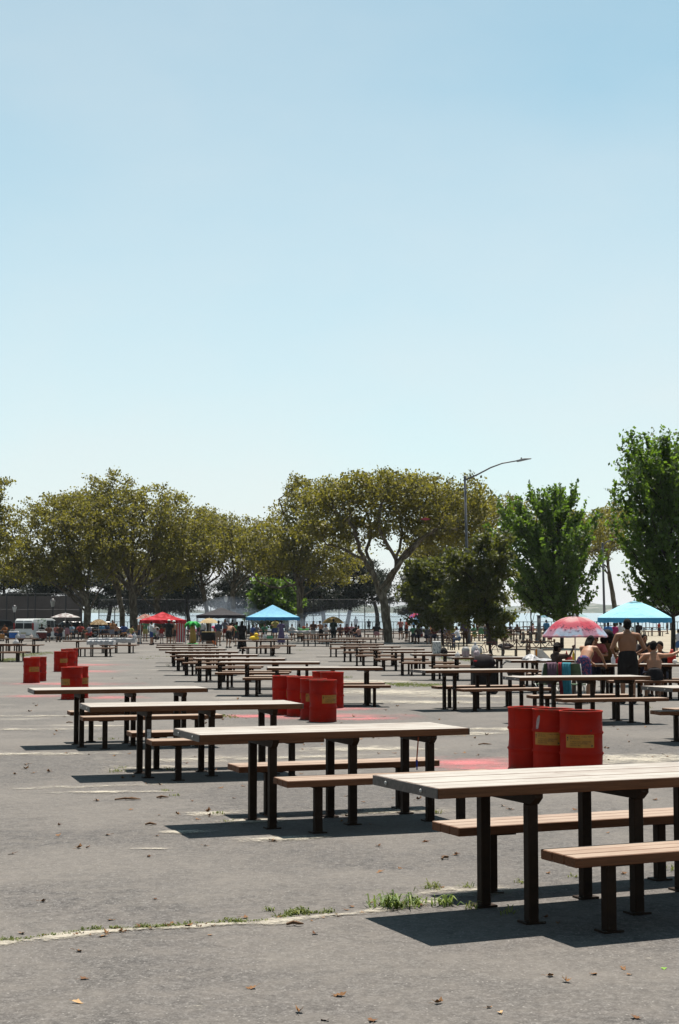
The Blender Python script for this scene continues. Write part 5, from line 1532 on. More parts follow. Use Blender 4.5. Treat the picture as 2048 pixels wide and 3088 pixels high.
for px, d_, rz, lab, tp, skn in [(1028, 122, 170, 'seated visitor in brown near the gold umbrella', (.12, .06, .05), 'brown'), (1045, 124, 200, 'seated visitor in maroon near the gold umbrella', (.12, .03, .03), 'dark'), (985, 120, 150, 'seated visitor in white near the gold umbrella', (.50, .49, .48), 'brown'),
        (1085, 110, 60, 'seated visitor in a patterned pink top at the row end', (.42, .24, .20), 'tan'), (1075, 118, 20, 'seated visitor in black at the row end', (.02, .018, .018), 'dark'),
        (1262, 112, 20, 'seated visitor in the shade of the dark round small tree', (.06, .045, .04), 'brown'), (1285, 110, -30, 'seated visitor in grey in the shade of the dark round small tree', (.10, .10, .11), 'brown'), (1310, 112, 10, 'seated visitor in dark red in the shade', (.14, .04, .03), 'dark'), (1335, 108, -20, 'seated visitor in lilac in the shade', (.22, .19, .28), 'brown'), (1247, 116, 0, 'seated visitor in pale green beside the tilted blue umbrella', (.08, .20, .10), 'brown'),
        (1540, 132, 70, 'visitor in navy sitting on a table edge against the water', (.03, .03, .05), 'dark'), (1478, 126, 10, 'bare-shouldered visitor sitting under the dark small tree', (.30, .15, .10), 'tan'),
        (20, 122, 150, 'seated visitor in rust at the heaped table', (.25, .09, .03), 'brown'), (150, 118, 20, 'seated visitor in brown at the heaped table', (.16, .07, .05), 'brown'), (172, 120, -15, 'seated visitor in coral at the heaped table', (.35, .12, .10), 'tan'), (185, 118, 30, 'seated visitor in dark brown beside the heaped table', (.07, .035, .025), 'dark'), (220, 126, 160, 'seated visitor in pale blue behind the plane trunk', (.22, .30, .36), 'brown'), (130, 122, 170, 'seated visitor in black at the heaped table', (.02, .02, .022), 'dark'),
        (352, 126, 0, 'shirtless visitor sitting near the largest plane trunk', None, 'tan'), (310, 130, 20, 'seated visitor in blue near the small tan umbrella', (.10, .22, .34), 'brown'), (322, 132, -10, 'seated visitor in navy near the small tan umbrella', (.04, .05, .09), 'dark'),
        (775, 124, 180, 'seated visitor in grey under the blue canopy', (.22, .21, .22), 'brown'), (800, 126, 160, 'seated visitor in green under the blue canopy', (.06, .18, .10), 'brown'), (880, 124, 200, 'seated visitor in white under the blue canopy', (.48, .47, .47), 'brown'), (585, 112, 160, 'seated visitor in a bright print beside the inflatable palm', (.38, .12, .16), 'brown')]:
    standing(lab, px, d_, rz, h=1.66, pose='sit', sk=skn, top=tp, bottom=(.03, .03, .045), seat=.47, arms=UPB, lean=8)
standing('visitor in white talking in the shade by the street light', 1383, 100, 60, h=1.66, pose='sit', sk='brown', top=(.52, .54, .62), bottom=(.05, .08, .16), seat=.5, arms=UPB, lean=14, pants=True)
standing('visitor in dark clothes standing against the street light pole', 1402, 104, 20, h=1.76, sk='dark', top=(.07, .05, .09), bottom=(.05, .03, .02), pants=True)
standing('woman in a long brown dress standing by the table against the water', 1518, 120, 50, h=1.72, sk='dark', top=(.05, .025, .012), bottom=(.05, .025, .012), dress=True, lean=10)
standing('pale figure walking on the beach behind the court fence', 1073, 172, 40, h=1.75, sk='tan', top=(.50, .52, .55), bottom=(.40, .42, .46))
standing('small figure walking on the beach near the leaning pine', 1112, 176, 0, h=1.45, sk='brown', top=(.10, .10, .12), bottom=(.06, .06, .08))


# more of the dense crowd on the left and under the trees
cr_ = random.Random(12)
CLOTHS = [(.30, .05, .04), (.05, .08, .20), (.45, .44, .42), (.03, .03, .03), (.25, .12, .05), (.10, .22, .12), (.38, .20, .22), (.20, .20, .24), (.35, .30, .10), (.08, .05, .04)]
CN = ['red', 'navy', 'off-white', 'black', 'rust', 'green', 'rose', 'grey', 'mustard', 'dark brown']
WHERE = [(205, 121, 'by the low-forking plane trunk'), (245, 127, 'by the low-forking plane trunk'), (275, 123, 'by the small tan umbrella'), (340, 121, 'by the small tan umbrella'), (375, 125, 'by the largest plane trunk'), (395, 117, 'by the largest plane trunk'), (440, 121, 'inside the red canopy'), (470, 119, 'inside the red canopy'), (505, 121, 'inside the red canopy'), (555, 119, 'beside the striped curtain'),
    (600, 125, 'by the straw umbrella'), (650, 127, 'inside the black canopy'), (680, 125, 'inside the black canopy'), (715, 127, 'inside the black canopy'), (760, 119, 'inside the blue canopy'), (830, 127, 'inside the blue canopy'), (900, 123, 'beside the blue canopy'), (925, 127, 'beside the blue canopy'), (945, 119, 'by the gold umbrella'), (1060, 127, 'by the gold umbrella'), (1135, 125, 'by the thick plane trunk'), (1225, 121, 'by the thick plane trunk'), (1270, 117, 'under the dark round small tree'), (1300, 119, 'under the dark round small tree'), (1350, 115, 'by the sideways park bench'), (1365, 119, 'by the sideways park bench'), (1430, 117, 'by the litter bin'), (1450, 121, 'by the litter bin'), (1560, 125, 'behind the bollards'), (1600, 127, 'behind the bollards')]
for i, (px, d_, wh) in enumerate(WHERE):
    k = (i * 7 + 3) % 10; sit = i % 3 != 0
    standing('%s visitor in %s %s' % ('seated' if sit else 'standing', CN[k], wh), px, d_, cr_.uniform(-180, 180), h=cr_.uniform(1.55, 1.8), pose='sit' if sit else 'stand', sk=['brown', 'dark', 'tan'][i % 3], top=CLOTHS[k], bottom=CLOTHS[(k + 3) % 10], long_hair=i % 2 == 0, arms=UPB, lean=cr_.uniform(2, 14), build=cr_.uniform(1.0, 1.2))

# ================================================================== THINGS ON AND AROUND THE TABLES
def spot(key, px, b):
    """point on a table top under a pixel column, b metres back from its front edge"""
    p = SETS[key][1](TL / 2, b); d = p.y
    return Vector(((px - CX) / FPX * d, d, gz(d) + TH + .001))
def lumpy(prof, n, amp, seed, freq=3):
    r = random.Random(seed); mb = MB(); mb.lathe(prof, n, cap0=True, cap1=True)
    ph = [r.uniform(0, 6) for _ in range(6)]
    out = []
    for x, y, z in mb.v:
        a = math.atan2(y, x); f = 1 + amp * (math.sin(a * freq + ph[0] + z * 9) + .7 * math.sin(a * (freq + 2) + ph[1] - z * 17) + .6 * math.sin(z * 31 + ph[2] + a * 2))
        out.append((x * f, y * f, z + amp * .03 * math.sin(a * 5 + ph[3])))
    mb.v = out
    return mb
def make_plastic(name, c, tr=.35):
    t = NT(name); n = t.noise(t.coord(), 9, 4, .7)
    col = t.ramp(n, [(.35, tuple(x * .6 for x in c)), (.65, c)])
    t.color(col, .35, .4); tl = t.node('ShaderNodeBsdfTranslucent'); t.l.new(t.alb(col), tl.inputs[0])
    mx = t.node('ShaderNodeMixShader'); mx.inputs[0].default_value = tr
    t.l.new(t.bsdf.outputs[0], mx.inputs[1]); t.l.new(tl.outputs[0], mx.inputs[2]); t.l.new(mx.outputs[0], t.out.inputs['Surface'])
    t.bump(t.noise(t.coord(), 14, 4, .7), .8, .03); return t.m
M_PLASTIC = make_plastic('white_plastic', (.72, .72, .74))
M_PLASTICP = make_plastic('pinkish_plastic', (.60, .48, .52))
M_CLEAR = make_plastic('clear_plastic', (.60, .60, .60), .5)
def bag(name, key, px, b, w, h, mat, label, seed, cat='bag', knot=True, group='bags and goods on the picnic tables'):
    t = thing(name, label, cat, spot(key, px, b), 0, group)
    pr = [(w * .40, 0), (w * .52, h * .12), (w * .50, h * .35), (w * .42, h * .58), (w * .26, h * .76), (w * .10, h * .86)]
    lumpy(pr, 18, .07, seed).build('sack', mat, t, smooth=True)
    if knot: lumpy([(w * .08, h * .84), (w * .15, h * .95), (w * .05, h * 1.02)], 8, .15, seed + 1).build('knot', mat, t, smooth=True)
    return t
bag('plastic_bag', 'R1', 1432, .35, .26, .42, M_PLASTIC, 'tall knotted white plastic bag with blue print', 3)
bag('plastic_bag', 'R1', 1436, .12, .20, .24, M_PLASTICP, 'pinkish plastic bag leaning on the tall white one', 4)
bag('plastic_bag', 'R1', 1379, .30, .15, .15, M_PLASTIC, 'small white plastic bag beside the round container', 6)
t = thing('round_container', 'round clear container with pink contents on the bagged table', 'container', spot('R1', 1403, .2), 0, 'bags and goods on the picnic tables')
MB().lathe([(.09, 0), (.11, .03), (.115, .17)], 18, cap0=True).build('tub', M_PLASTICP, t, smooth=True); MB().lathe([(.118, .17), (.115, .22), (.08, .285), (0, .30)], 18, cap0=True).build('dome_lid', M_CLEAR, t, smooth=True)
t = thing('bottle', 'clear water bottle with yellow band beside the tall white bag', 'bottle', spot('R1', 1448, .5), 0, 'bags and goods on the picnic tables')
MB().lathe([(.045, 0), (.047, .2), (.03, .26), (.015, .28), (.015, .30)], 12, cap0=True, cap1=True).build('body', M_CLEAR, t, smooth=True); MB().lathe([(.049, .04), (.049, .10)], 12).build('label_band', cloth((.60, .42, .06)), t)
t = thing('carrier_bag', 'tall grey printed carrier bag with tan handles', 'bag', spot('R2', 1316, .4), R(8), 'bags and goods on the picnic tables')
def make_printbag():
    t2 = NT('printed_bag'); f = t2.noise(t2.mapping(t2.coord(), scale=(3, 3, 1)), 12, 2, .5)
    t2.color(t2.mix(t2.step(f, .52, .58), (.55, .56, .54), (.16, .18, .20)), .6); return t2.m
MB().box((0, 0, .20), (.26, .16, .40)).build('sack', make_printbag(), t, bevel=.02)
for s in (-1, 1): MB().tube([(s * .14, 0, .36), (s * .17, 0, .25), (s * .15, 0, .08)], .012, 5).build('handle', cloth((.40, .32, .20)), t)
bag('black_bag', 'R2', 1338, .3, .22, .24, cloth((.018, .016, .015)), 'round black bag beside the grey carrier bag', 8, knot=False)
# crumpled wrapping, carton and condiments
t = thing('paper_wrapping', 'heap of crumpled white wrapping paper on the table edge', 'paper', spot('RT2', 1598, .35), 0, 'bags and goods on the picnic tables')
lumpy([(.22, 0), (.20, .05), (.12, .12), (.03, .16)], 14, .16, 11, 4).build('crumple', M_PLASTIC, t)
lumpy([(.30, .0), (.28, .02), (.10, .05)], 14, .15, 12, 4).build('sheet', M_PLASTIC, t).location = (.30, -.15, .0)
t = thing('food_carton', 'open orange and white food carton on the wrapped table', 'carton', spot('RT2', 1622, .45), R(20), 'bags and goods on the picnic tables')
MB().box((0, 0, .14), (.20, .08, .28)).build('box', cloth((.60, .56, .50)), t); MB().box((-.09, -.045, .14), (.05, .012, .285)).box((0, -.045, .03), (.2, .012, .06)).build('print', cloth((.55, .20, .02)), t)
MB().prism([(.10, .06), (.36, .02), (.10, .26)], 'y', -.03, .03).build('flap', cloth((.60, .57, .52)), t)
def bottle(key, px, b, c, label, h=.2, r=.035):
    t = thing('bottle', label, 'bottle', spot(key, px, b), 0, 'bags and goods on the picnic tables')
    MB().lathe([(r, 0), (r * 1.05, h * .1), (r, h * .62), (r * .4, h * .82)], 12, cap0=True).build('body', cloth(c), t, smooth=True)
    MB().lathe([(r * .42, h * .82), (r * .3, h), (0, h)], 10, cap0=True).build('cap', cloth(tuple(min(1, x * 1.3 + .1) for x in c)), t, smooth=True)
bottle('RT2', 1706, .5, (.40, .02, .02), 'red sauce bottle beside the umbrella pole', .24, .04)
bottle('RT2', 1727, .45, (.60, .38, .03), 'yellow mustard bottle beside the umbrella pole', .24)
bottle('RT2', 1716, .6, (.55, .12, .12), 'short pink jar beside the sauce bottles', .13, .06)
bottle('RT1', 1846, .35, (.60, .60, .64), 'white bottle on the bathers\' table', .22, .05)
bottle('RT1', 1858, .5, (.40, .04, .04), 'red cup on the bathers\' table', .17, .055)
t = thing('ball', 'white ball lying on the end of the bathers\' table', 'ball', spot('RT1', 2031, .3) + Vector((0, 0, .055)), 0)
MB().sphere((0, 0, 0), .056, 14, 10).build('skin', cloth((.65, .64, .62)), t, smooth=True); MB().tube([(.0565 * math.cos(a), 0, .0565 * math.sin(a)) for a in np.linspace(0, 2 * math.pi, 17)], .002, 4, caps=False).build('seam', cloth((.3, .3, .3)), t)
bottle('RT1', 2022, .8, (.45, .03, .02), 'tall red drinks jug at the end of the bathers\' table', .34, .10)

# folding chairs with towels
def folding_chair(px, d, rz, towels, label):
    g = gp(px, d); t = thing('folding_chair', label, 'chair', g, R(rz), 'folding chairs by the red umbrella')
    w = .27
    for s in (-1, 1):
        MB().tube([(s * w, .28, .0), (s * w, -.02, .42), (s * w, -.14, .90)], .013, 6).build('back_leg', M_WHITEPOLE, t, smooth=True)
        MB().tube([(s * (w - .02), -.26, .0), (s * (w - .02), .22, .44)], .013, 6).build('front_leg', M_WHITEPOLE, t, smooth=True)
        MB().tube([(s * w, -.07, .62), (s * w, .20, .62), (s * w, .24, .44)], .013, 6).build('arm', M_WHITEPOLE, t, smooth=True)
    MB().box((0, .07, .43), (.50, .40, .02)).build('seat', cloth((.08, .12, .07)), t)
    MB().prism([(-.06, .60), (-.04, .60), (-.13, .90), (-.15, .90)], 'x', -.26, .26).build('backrest', cloth((.10, .14, .08)), t)
    for (x0, x1, zb, c, nm) in towels:
        m = MB(); n = 10
        for i in range(n + 1):
            x = x0 + (x1 - x0) * i / n; wv = .026 * math.sin(i * 2.1); x = x * 1.0 if i % 2 else x * .97
            m.v += [(x, -.09, .72), (x, -.155, .925), (x, -.195, .90 + wv * .3), (x * .96, -.20 + wv, .6), (x * .88 + .015, -.18 + wv * 1.6, zb + .05 * math.sin(i * .9))]
        for i in range(n):
            for j in range(4): m.f.append((i * 5 + j, i * 5 + j + 1, (i + 1) * 5 + j + 1, (i + 1) * 5 + j))
        o = m.build(nm, cloth(c), t, smooth=True, fix=False)
    return t
folding_chair(1655, 34.9, 28, [(-.22, .06, .26, (.13, .075, .105), 'towel')], 'folding chair with a mauve towel over its back')
folding_chair(1722, 34.7, -34, [(-.16, .06, .16, (.05, .22, .28), 'towel'), (-.26, -.17, .14, (.24, .03, .04), 'towel')], 'folding chair with teal and red towels over its back')
# wagon
g = gp(1456, 39.6); t = thing('folding_wagon', 'dark folding wagon stuffed with bags at the bagged table', 'wagon', g, R(5))
MB().box((0, 0, .46), (.60, .42, .52)).build('tub', cloth((.020, .018, .017)), t, bevel=.03)
lumpy([(.26, .70), (.30, .78), (.22, .95), (.06, 1.02)], 14, .1, 21).build('load', cloth((.025, .02, .02)), t, smooth=True)
lumpy([(.07, .0), (.09, .05), (.03, .09)], 10, .1, 22).build('red_cloth', cloth((.45, .03, .04)), t, smooth=True).location = (-.18, -.1, .80)
for sx in (-1, 1):
    for sy_ in (-1, 1): MB().tube([(sx * .24, sy_ * .2 - .03, .10), (sx * .24, sy_ * .2 + .03, .10)], .10, 12).build('wheel', M_TYRE, t)
MB().tube([(.30, 0, .5), (.48, 0, .72), (.56, .0, .80)], .014, 6).tube([(.56, -.1, .80), (.56, .1, .80)], .014, 6).build('handle', M_IRON, t)
g = at(1576, 1997); t = thing('duffel_bag', 'black duffel bag lying on the park bench by the plastic bags', 'bag', (g.x, at(1556, 1984).y + .02, at(1556, 1984).z + .46))
MB().sphere((0, 0, .14), (.42, .17, .15), 16, 8).build('sack', cloth((.03, .025, .03)), t, smooth=True); MB().sphere((.02, -.10, .10), (.26, .09, .08), 12, 6).build('side_pocket', cloth((.30, .28, .29)), t, smooth=True)

# table cloths
def table_cloth(key, a0, a1, drop, mat, label):
    w = SETS[key][1]; p = w(TL / 2, TW / 2); t = thing('table_cloth', label, 'tablecloth', (p.x, p.y, p.z), 0, 'cloths spread over far picnic tables')
    r = random.Random(len(label)); m = MB(); n = 24
    xs_ = [a0 + (a1 - a0) * i / n for i in range(n + 1)]; rows = [(-TW / 2 - .02, -drop), (-TW / 2 - .015, -drop * .5), (-TW / 2 - .012, .006), (0, .012), (TW / 2 + .012, .006), (TW / 2 + .015, -drop * .5), (TW / 2 + .02, -drop)]
    for i, x in enumerate(xs_):
        for y, z in rows:
            wv = (.03 * math.sin(i * 1.3) + .02 * r.uniform(-1, 1)) if z < 0 else .008 * math.sin(i * .9)
            m.v.append((x - TL / 2, y + (wv * (1 if y > 0 else -1) if z < 0 else 0), TH + z + (wv * .6 if z < 0 else abs(wv))))
    k = len(rows)
    for i in range(n):
        for j in range(k - 1): m.f.append((i * k + j, i * k + j + 1, (i + 1) * k + j + 1, (i + 1) * k + j))
    m.build('sheet', mat, t, smooth=True, fix=False)
    for s in (.3, .7):
        MB().box(((a0 + (a1 - a0) * s) - TL / 2, -TW / 2 - .02, TH), (.03, .03, .05)).build('clip', M_IRON, t)
table_cloth('L3', 1.25, TL + .1, .22, M_PLASTIC, 'white plastic cloth over half of a far picnic table')
table_cloth('L4', -.05, TL + .05, .25, M_PLASTIC, 'white plastic cloth covering a whole far picnic table')
table_cloth('F4', -.05, TL + .05, .18, M_PLASTIC, 'white cloth under the red and green toy')

# goods heaped on far tables
rg = random.Random(5)
GF = 'food and goods heaped on the far tables'
def goods(key, items):
    for (px, b, kind, c, lab) in items:
        p = spot(key, px, b)
        if kind == 'box':
            t = thing('food_box', lab, 'box', p, rg.uniform(-.5, .5), GF); w, h = rg.uniform(.22, .32), rg.uniform(.10, .2)
            MB().box((0, 0, h / 2), (w, w * .7, h)).build('box', cloth(c), t, bevel=.01); MB().box((0, 0, h + .012), (w * 1.04, w * .74, .02)).build('lid', cloth(tuple(min(1, x * 1.2) for x in c)), t)
        elif kind == 'bag':
            t = thing('plastic_bag', lab, 'bag', p, 0, GF); w, h = rg.uniform(.2, .3), rg.uniform(.2, .32)
            lumpy([(w * .45, 0), (w * .55, h * .15), (w * .45, h * .5), (w * .2, h * .8), (w * .1, h)], 12, .1, rg.randint(0, 99)).build('sack', M_PLASTIC if c is None else cloth(c), t, smooth=True)
            lumpy([(w * .08, h * .95), (w * .14, h * 1.1), (.01, h * 1.15)], 8, .1, 3).build('knot', M_PLASTIC if c is None else cloth(c), t, smooth=True)
        elif kind == 'cooler':
            t = thing('cool_box', lab, 'cool box', p, rg.uniform(-.3, .3), GF)
            MB().box((0, 0, .16), (.5, .32, .32)).build('box', cloth(c), t, bevel=.02); MB().box((0, 0, .35), (.54, .36, .06)).build('lid', cloth((.6, .6, .6)), t, bevel=.015)
            MB().tube([(-.27, 0, .3), (-.2, 0, .46), (.2, 0, .46), (.27, 0, .3)], .014, 6).build('handle', cloth((.5, .5, .5)), t)
        elif kind == 'cup':
            t = thing('cup', lab, 'cup', p, 0, GF)
            MB().lathe([(.05, 0), (.07, .18), (.06, .175), (.04, .01)], 12, cap0=True).build('body', cloth(c), t, smooth=True); MB().lathe([(.072, .175), (.072, .19), (.0, .195)], 12).build('lid', cloth((.6, .6, .6)), t)
goods('L2', [(45, .4, 'cooler', (.05, .14, .42), 'blue cool box with white lid on the heaped table'), (57, .25, 'bag', None, 'upright white plastic bag beside the blue cool box'), (72, .3, 'box', (.50, .48, .55), 'pale lilac food box on the heaped table'), (86, .25, 'box', (.62, .58, .52), 'flat cream food box on the heaped table'),
    (97, .35, 'bag', (.55, .46, .42), 'beige bag on the heaped table'), (116, .3, 'bag', None, 'low white bag at the end of the heaped table'), (128, .4, 'cooler', (.12, .03, .03), 'dark red cool box on the heaped table'), (10, .3, 'box', (.35, .16, .05), 'brown carton on the heaped table')])
goods('L1', [(52, .4, 'bag', None, 'white bag left on the end of the bare edge table')])
goods('F1', [(775, .3, 'box', (.30, .28, .30), 'grey food box under the blue canopy'), (800, .4, 'bag', None, 'white bag under the blue canopy'), (815, .3, 'box', (.08, .25, .15), 'green food box under the blue canopy'), (865, .3, 'bag', (.4, .4, .45), 'grey bag at the table end under the blue canopy')])
goods('L4', [(408, .4, 'bag', None, 'large white bag on the cloth-covered far table'), (420, .6, 'box', (.45, .40, .38), 'grey-pink box on the cloth-covered far table'), (395, .3, 'bag', (.45, .3, .26), 'pinkish bag on the cloth-covered far table')])
t = thing('toy_boat', 'small red and green toy on the far white cloth', 'toy', spot('F4', 917, .4) + Vector((0, 0, .02)), 0)
MB().prism([(-.3, 0), (.3, 0), (.42, .14), (-.42, .14)], 'y', -.15, .15).build('hull', cloth((.20, .55, .15)), t, bevel=.02); MB().box((0, 0, .24), (.25, .2, .2)).build('cabin', cloth((.50, .12, .06)), t, bevel=.02)

# inflatables and screens by the canopies
g = gp(583, 108); t = thing('inflatable_palm', 'inflatable palm tree with green fronds and a tan trunk', 'inflatable', g)
MB().tube([(.0, 0, 0), (.04, 0, .45), (.0, 0, .9), (-.03, 0, 1.35)], [.20, .22, .20, .17], 12).build('trunk', cloth((.38, .24, .06)), t, smooth=True)
for k in range(7):
    a = k * 2 * math.pi / 7; v = Vector((math.cos(a), math.sin(a), 0))
    MB().tube([Vector((-.03, 0, 1.38)), Vector((-.03, 0, 1.55)) + v * .25, Vector((-.03, 0, 1.42)) + v * .48, Vector((-.03, 0, 1.22)) + v * .58], [.09, .12, .09, .03], 8).build('frond', cloth((.04, .36, .07)), t, smooth=True)
MB().sphere((0, 0, .06), (.42, .42, .09), 16, 6).build('base_ring', cloth((.05, .33, .08)), t, smooth=True)
g = gp(638, 112); t = thing('inflatable_flamingo', 'pink inflatable flamingo float', 'inflatable', g)
MB().tube([(.38 * math.cos(a), .3 * math.sin(a), .62) for a in np.linspace(0, 2 * math.pi, 17)], .17, 8, caps=False).build('ring', cloth((.70, .10, .24)), t, smooth=True)
MB().tube([(.3, 0, .65), (.42, 0, .95), (.30, 0, 1.2), (.16, 0, 1.22)], [.12, .09, .09, .07], 8).build('neck', cloth((.70, .10, .24)), t, smooth=True)
MB().sphere((.14, 0, 1.2), (.12, .09, .10), 10, 6).build('head', cloth((.72, .13, .27)), t, smooth=True); MB().tube([(.03, 0, 1.2), (-.06, 0, 1.13)], [.04, .012], 6).build('beak', cloth((.03, .03, .03)), t)
MB().box((0, 0, .24), (.7, .6, .48)).build('crate_under', cloth((.20, .10, .06)), t, bevel=.02)
p = spot('F2', 768, .45); t = thing('inflatable_duck', 'small yellow inflatable duck on a table end', 'inflatable', (p.x, p.y, p.z), 0)
MB().sphere((0, 0, .11), (.26, .17, .12), 14, 8).build('body', cloth((.72, .48, .04)), t, smooth=True); MB().sphere((.10, 0, .28), .11, 12, 8).build('head', cloth((.74, .50, .05)), t, smooth=True); MB().sphere((.21, 0, .26), (.06, .05, .025), 8, 5).build('bill', cloth((.6, .15, .02)), t, smooth=True)
g = gp(625, 110); t = thing('beach_tent', 'low orange beach tent open at one side', 'tent', (g.x, g.y - 1, gz(g.y - 1)), R(10))
m = MB(); n = 8
for i in range(n + 1):
    a = math.pi * i / n
    for y, s in ((-.5, 1), (.5, .8)): m.v.append((.62 * math.cos(a) * s + .1, y, .62 * math.sin(a) * s))
for i in range(n): m.f.append((2 * i, 2 * i + 1, 2 * i + 3, 2 * i + 2))
m.build('shell', make_fabric('orange_tent', (.52, .14, .03), .3), t, smooth=True); MB().tube([(.62 * math.cos(a) + .1, -.5, .62 * math.sin(a)) for a in np.linspace(0, math.pi, 9)], .015, 5).build('hoop', M_GREYPOLE, t)
# striped curtain
g = gp(546, 112); t = thing('striped_curtain', 'red and white striped cloth hanging from the red canopy leg', 'curtain', g, R(5))
for k in range(7):
    m = MB(); x0 = -.30 + k * .085
    for z in np.linspace(.12, 1.48, 8): m.v += [(x0, .03 * math.sin(k * 1.9 + z), z), (x0 + .085, .03 * math.sin((k + 1) * 1.9 + z), z)]
    for i in range(7): m.f.append((2 * i, 2 * i + 1, 2 * i + 3, 2 * i + 2))
    m.build('stripe', cloth((.55, .03, .03) if k % 2 == 0 else (.62, .60, .58)), t, fix=False)
MB().tube([(-.34, 0, 1.5), (.34, 0, 1.5)], .012, 5).tube([(-.33, 0, 0), (-.33, 0, 1.5)], .014, 5).tube([(.33, 0, 0), (.33, 0, 1.5)], .014, 5).build('frame', M_WHITEPOLE, t)
# drum grills
for px, d_, lab in ((630, 101, 'half-drum grill with a yellow lid near the shirtless bending man'), (930, 128, 'drum grill smoking before the court fence')):
    g = gp(px, d_); t = thing('drum_grill', lab, 'grill', g, 0, 'drum grills among the visitors')
    MB().tube([(-.45, 0, .72), (.45, 0, .72)], .28, 16).build('barrel', cloth((.022, .018, .016)), t); MB().box((0, 0, 1.01), (.85, .45, .03)).build('lid', cloth((.55, .40, .18)), t)
    for sx in (-.38, .38):
        for s in (-.2, .2): MB().tube([(sx, s, 0), (sx, s, .6)], .02, 6).build('leg', M_IRON, t)
# kite caught in the crown
c = at_d(1283, 1566, 114.5); t = thing('kite', 'small red and yellow kite caught in the plane crown', 'kite', c, R(20))
MB().add([(-.45, 0, .0), (0, -.05, .16), (.45, 0, .02), (0, -.08, -.10), (0, .0, .03)], [(0, 4, 1), (1, 4, 2), (2, 4, 3), (3, 4, 0)]).build('sail', cloth((.50, .08, .10)), t, fix=False); MB().tube([(0, 0, -.10), (.1, .02, -.28), (.02, 0, -.42)], .015, 4).build('tail', cloth((.5, .35, .05)), t)

# extra tables in the shade under the trees, used by the crowd
G_FAR = 'picnic tables in the shade of the far trees'
for px, d_ in [(1015, 126), (1120, 128), (1255, 118), (1330, 124), (1440, 122), (1535, 128), (1590, 132), (1650, 138), (150, 128), (240, 132), (60, 132), (330, 128), (560, 126), (1400, 134), (1180, 134), (1880, 150), (1960, 146), (1560, 150), (1615, 156), (1670, 152), (1720, 160), (1770, 152), (1500, 146), (1300, 136), (1830, 165)]:
    x = (px - CX) / FPX * d_
    table_set(x - TL / 2, d_, rng.uniform(-.1, .1), 'far picnic table standing in the shade of the trees', G_FAR, ('far plank bench standing in the shade of the trees',) * 2, 'far plank benches in the tree shade')

# ================================================================== LITTER, LEAVES, WEEDS
def make_leaf_mat(name, a, b):
    t = NT(name); r = t.rnd(); t.color(t.mix(r, a, b), .8, .15); return t.m
M_DRY = make_leaf_mat('dry_leaf', (.11, .045, .018), (.27, .14, .06))
M_TAN = make_leaf_mat('tan_leaf', (.48, .30, .15), (.55, .36, .19))
M_GRN = make_leaf_mat('green_leaf', (.16, .30, .05), (.20, .34, .06))
def leaf_shape(name, mat, seed, curl):
    r = random.Random(seed); m = MB(); n = 14
    m.v.append((0, 0, .08))
    for k in range(n):
        a = 2 * math.pi * k / n; rad = .5 * (1 + .32 * math.cos(5 * a * .5 + seed) + r.uniform(-.15, .15)) * (1.0 if k % 2 else .74)
        x, y = rad * math.cos(a) * 1.15, rad * math.sin(a) * .8
        m.v.append((x, y, .03 + curl * (abs(y) ** 1.4) + curl * .5 * abs(x) ** 2 + r.uniform(0, .08)))
    for k in range(n): m.f.append((0, 1 + k, 1 + (k + 1) % n))
    o = len(m.v); m.tube([(.5, 0, .1), (.75, .04, .16), (.98, .02, .12)], .022, 4)
    return m.mesh(name, mat, smooth=False)
LEAVES = [leaf_shape('blade', M_DRY, k, c) for k, c in ((1, .5), (2, 1.0), (3, 1.5), (4, .3))]
LTAN = leaf_shape('blade', M_TAN, 6, .5); LGRN = leaf_shape('blade', M_GRN, 7, .3)
GLf = 'dry leaves scattered over the asphalt'
def drop_leaf(px, py, size=None, me=None, label='curled brown dry leaf lying on the asphalt'):
    p = at(px, py)
    o = obj('dry_leaf', me or rng.choice(LEAVES)); s = size or rng.uniform(.030, .056) * (1 + max(0, p.y - 9) * .02)
    o.location = (p.x, p.y, gz(p.y) + .001); o.rotation_euler = (rng.uniform(-.25, .25), rng.uniform(-.25, .25), rng.uniform(0, 6.28)); o.scale = (s, s, s * rng.uniform(.7, 1.2))
    tag(o, label, 'leaf', GLf)
A7 = [(447, 22), (740, 12), (735, 90), (820, 88), (960, 75), (968, 98), (910, 110), (270, 185), (365, 243), (55, 270), (690, 285), (725, 187), (950, 232), (605, 65), (275, 138), (405, 240), (360, 720), (475, 650), (870, 605), (970, 645), (380, 640), (388, 847), (1165, 890), (1450, 640), (1380, 1003), (1500, 1038), (1555, 925), (510, 575), (195, 490), (715, 480), (100, 637), (500, 183), (1265, 212), (1360, 590), (640, 600), (1130, 565), (770, 605), (1290, 560)]
A8 = [(395, 213), (540, 272), (785, 65), (185, 353), (280, 338), (180, 235), (965, 360), (1312, 360), (55, 515), (145, 500), (475, 425), (150, 1040), (970, 835), (1045, 860), (1310, 800), (1335, 828), (1175, 825), (690, 980), (1365, 1028), (455, 960), (5, 925), (1085, 65), (1240, 172), (375, 512), (300, 500), (560, 55)]
A4 = [(245, 628), (380, 797), (365, 820), (175, 1027), (225, 1080), (447, 947), (603, 955), (770, 965), (875, 950), (655, 1268), (1295, 1270), (1390, 745), (1510, 720), (200, 665), (760, 440), (920, 440), (1015, 440), (100, 1090), (330, 1075), (1200, 1010), (1260, 1015), (990, 1150), (1080, 1160), (1320, 970)]
A5 = [(160, 720), (320, 710), (45, 745), (700, 920), (830, 885), (710, 890), (1215, 845), (1180, 845), (1320, 945), (1215, 950), (690, 1085), (150, 1180), (490, 1540), (520, 1542), (60, 1345), (70, 1370), (1000, 1235), (1260, 655), (1340, 630), (1045, 700), (1250, 700), (1440, 1220), (1485, 1260), (460, 970), (530, 970), (240, 1250)]
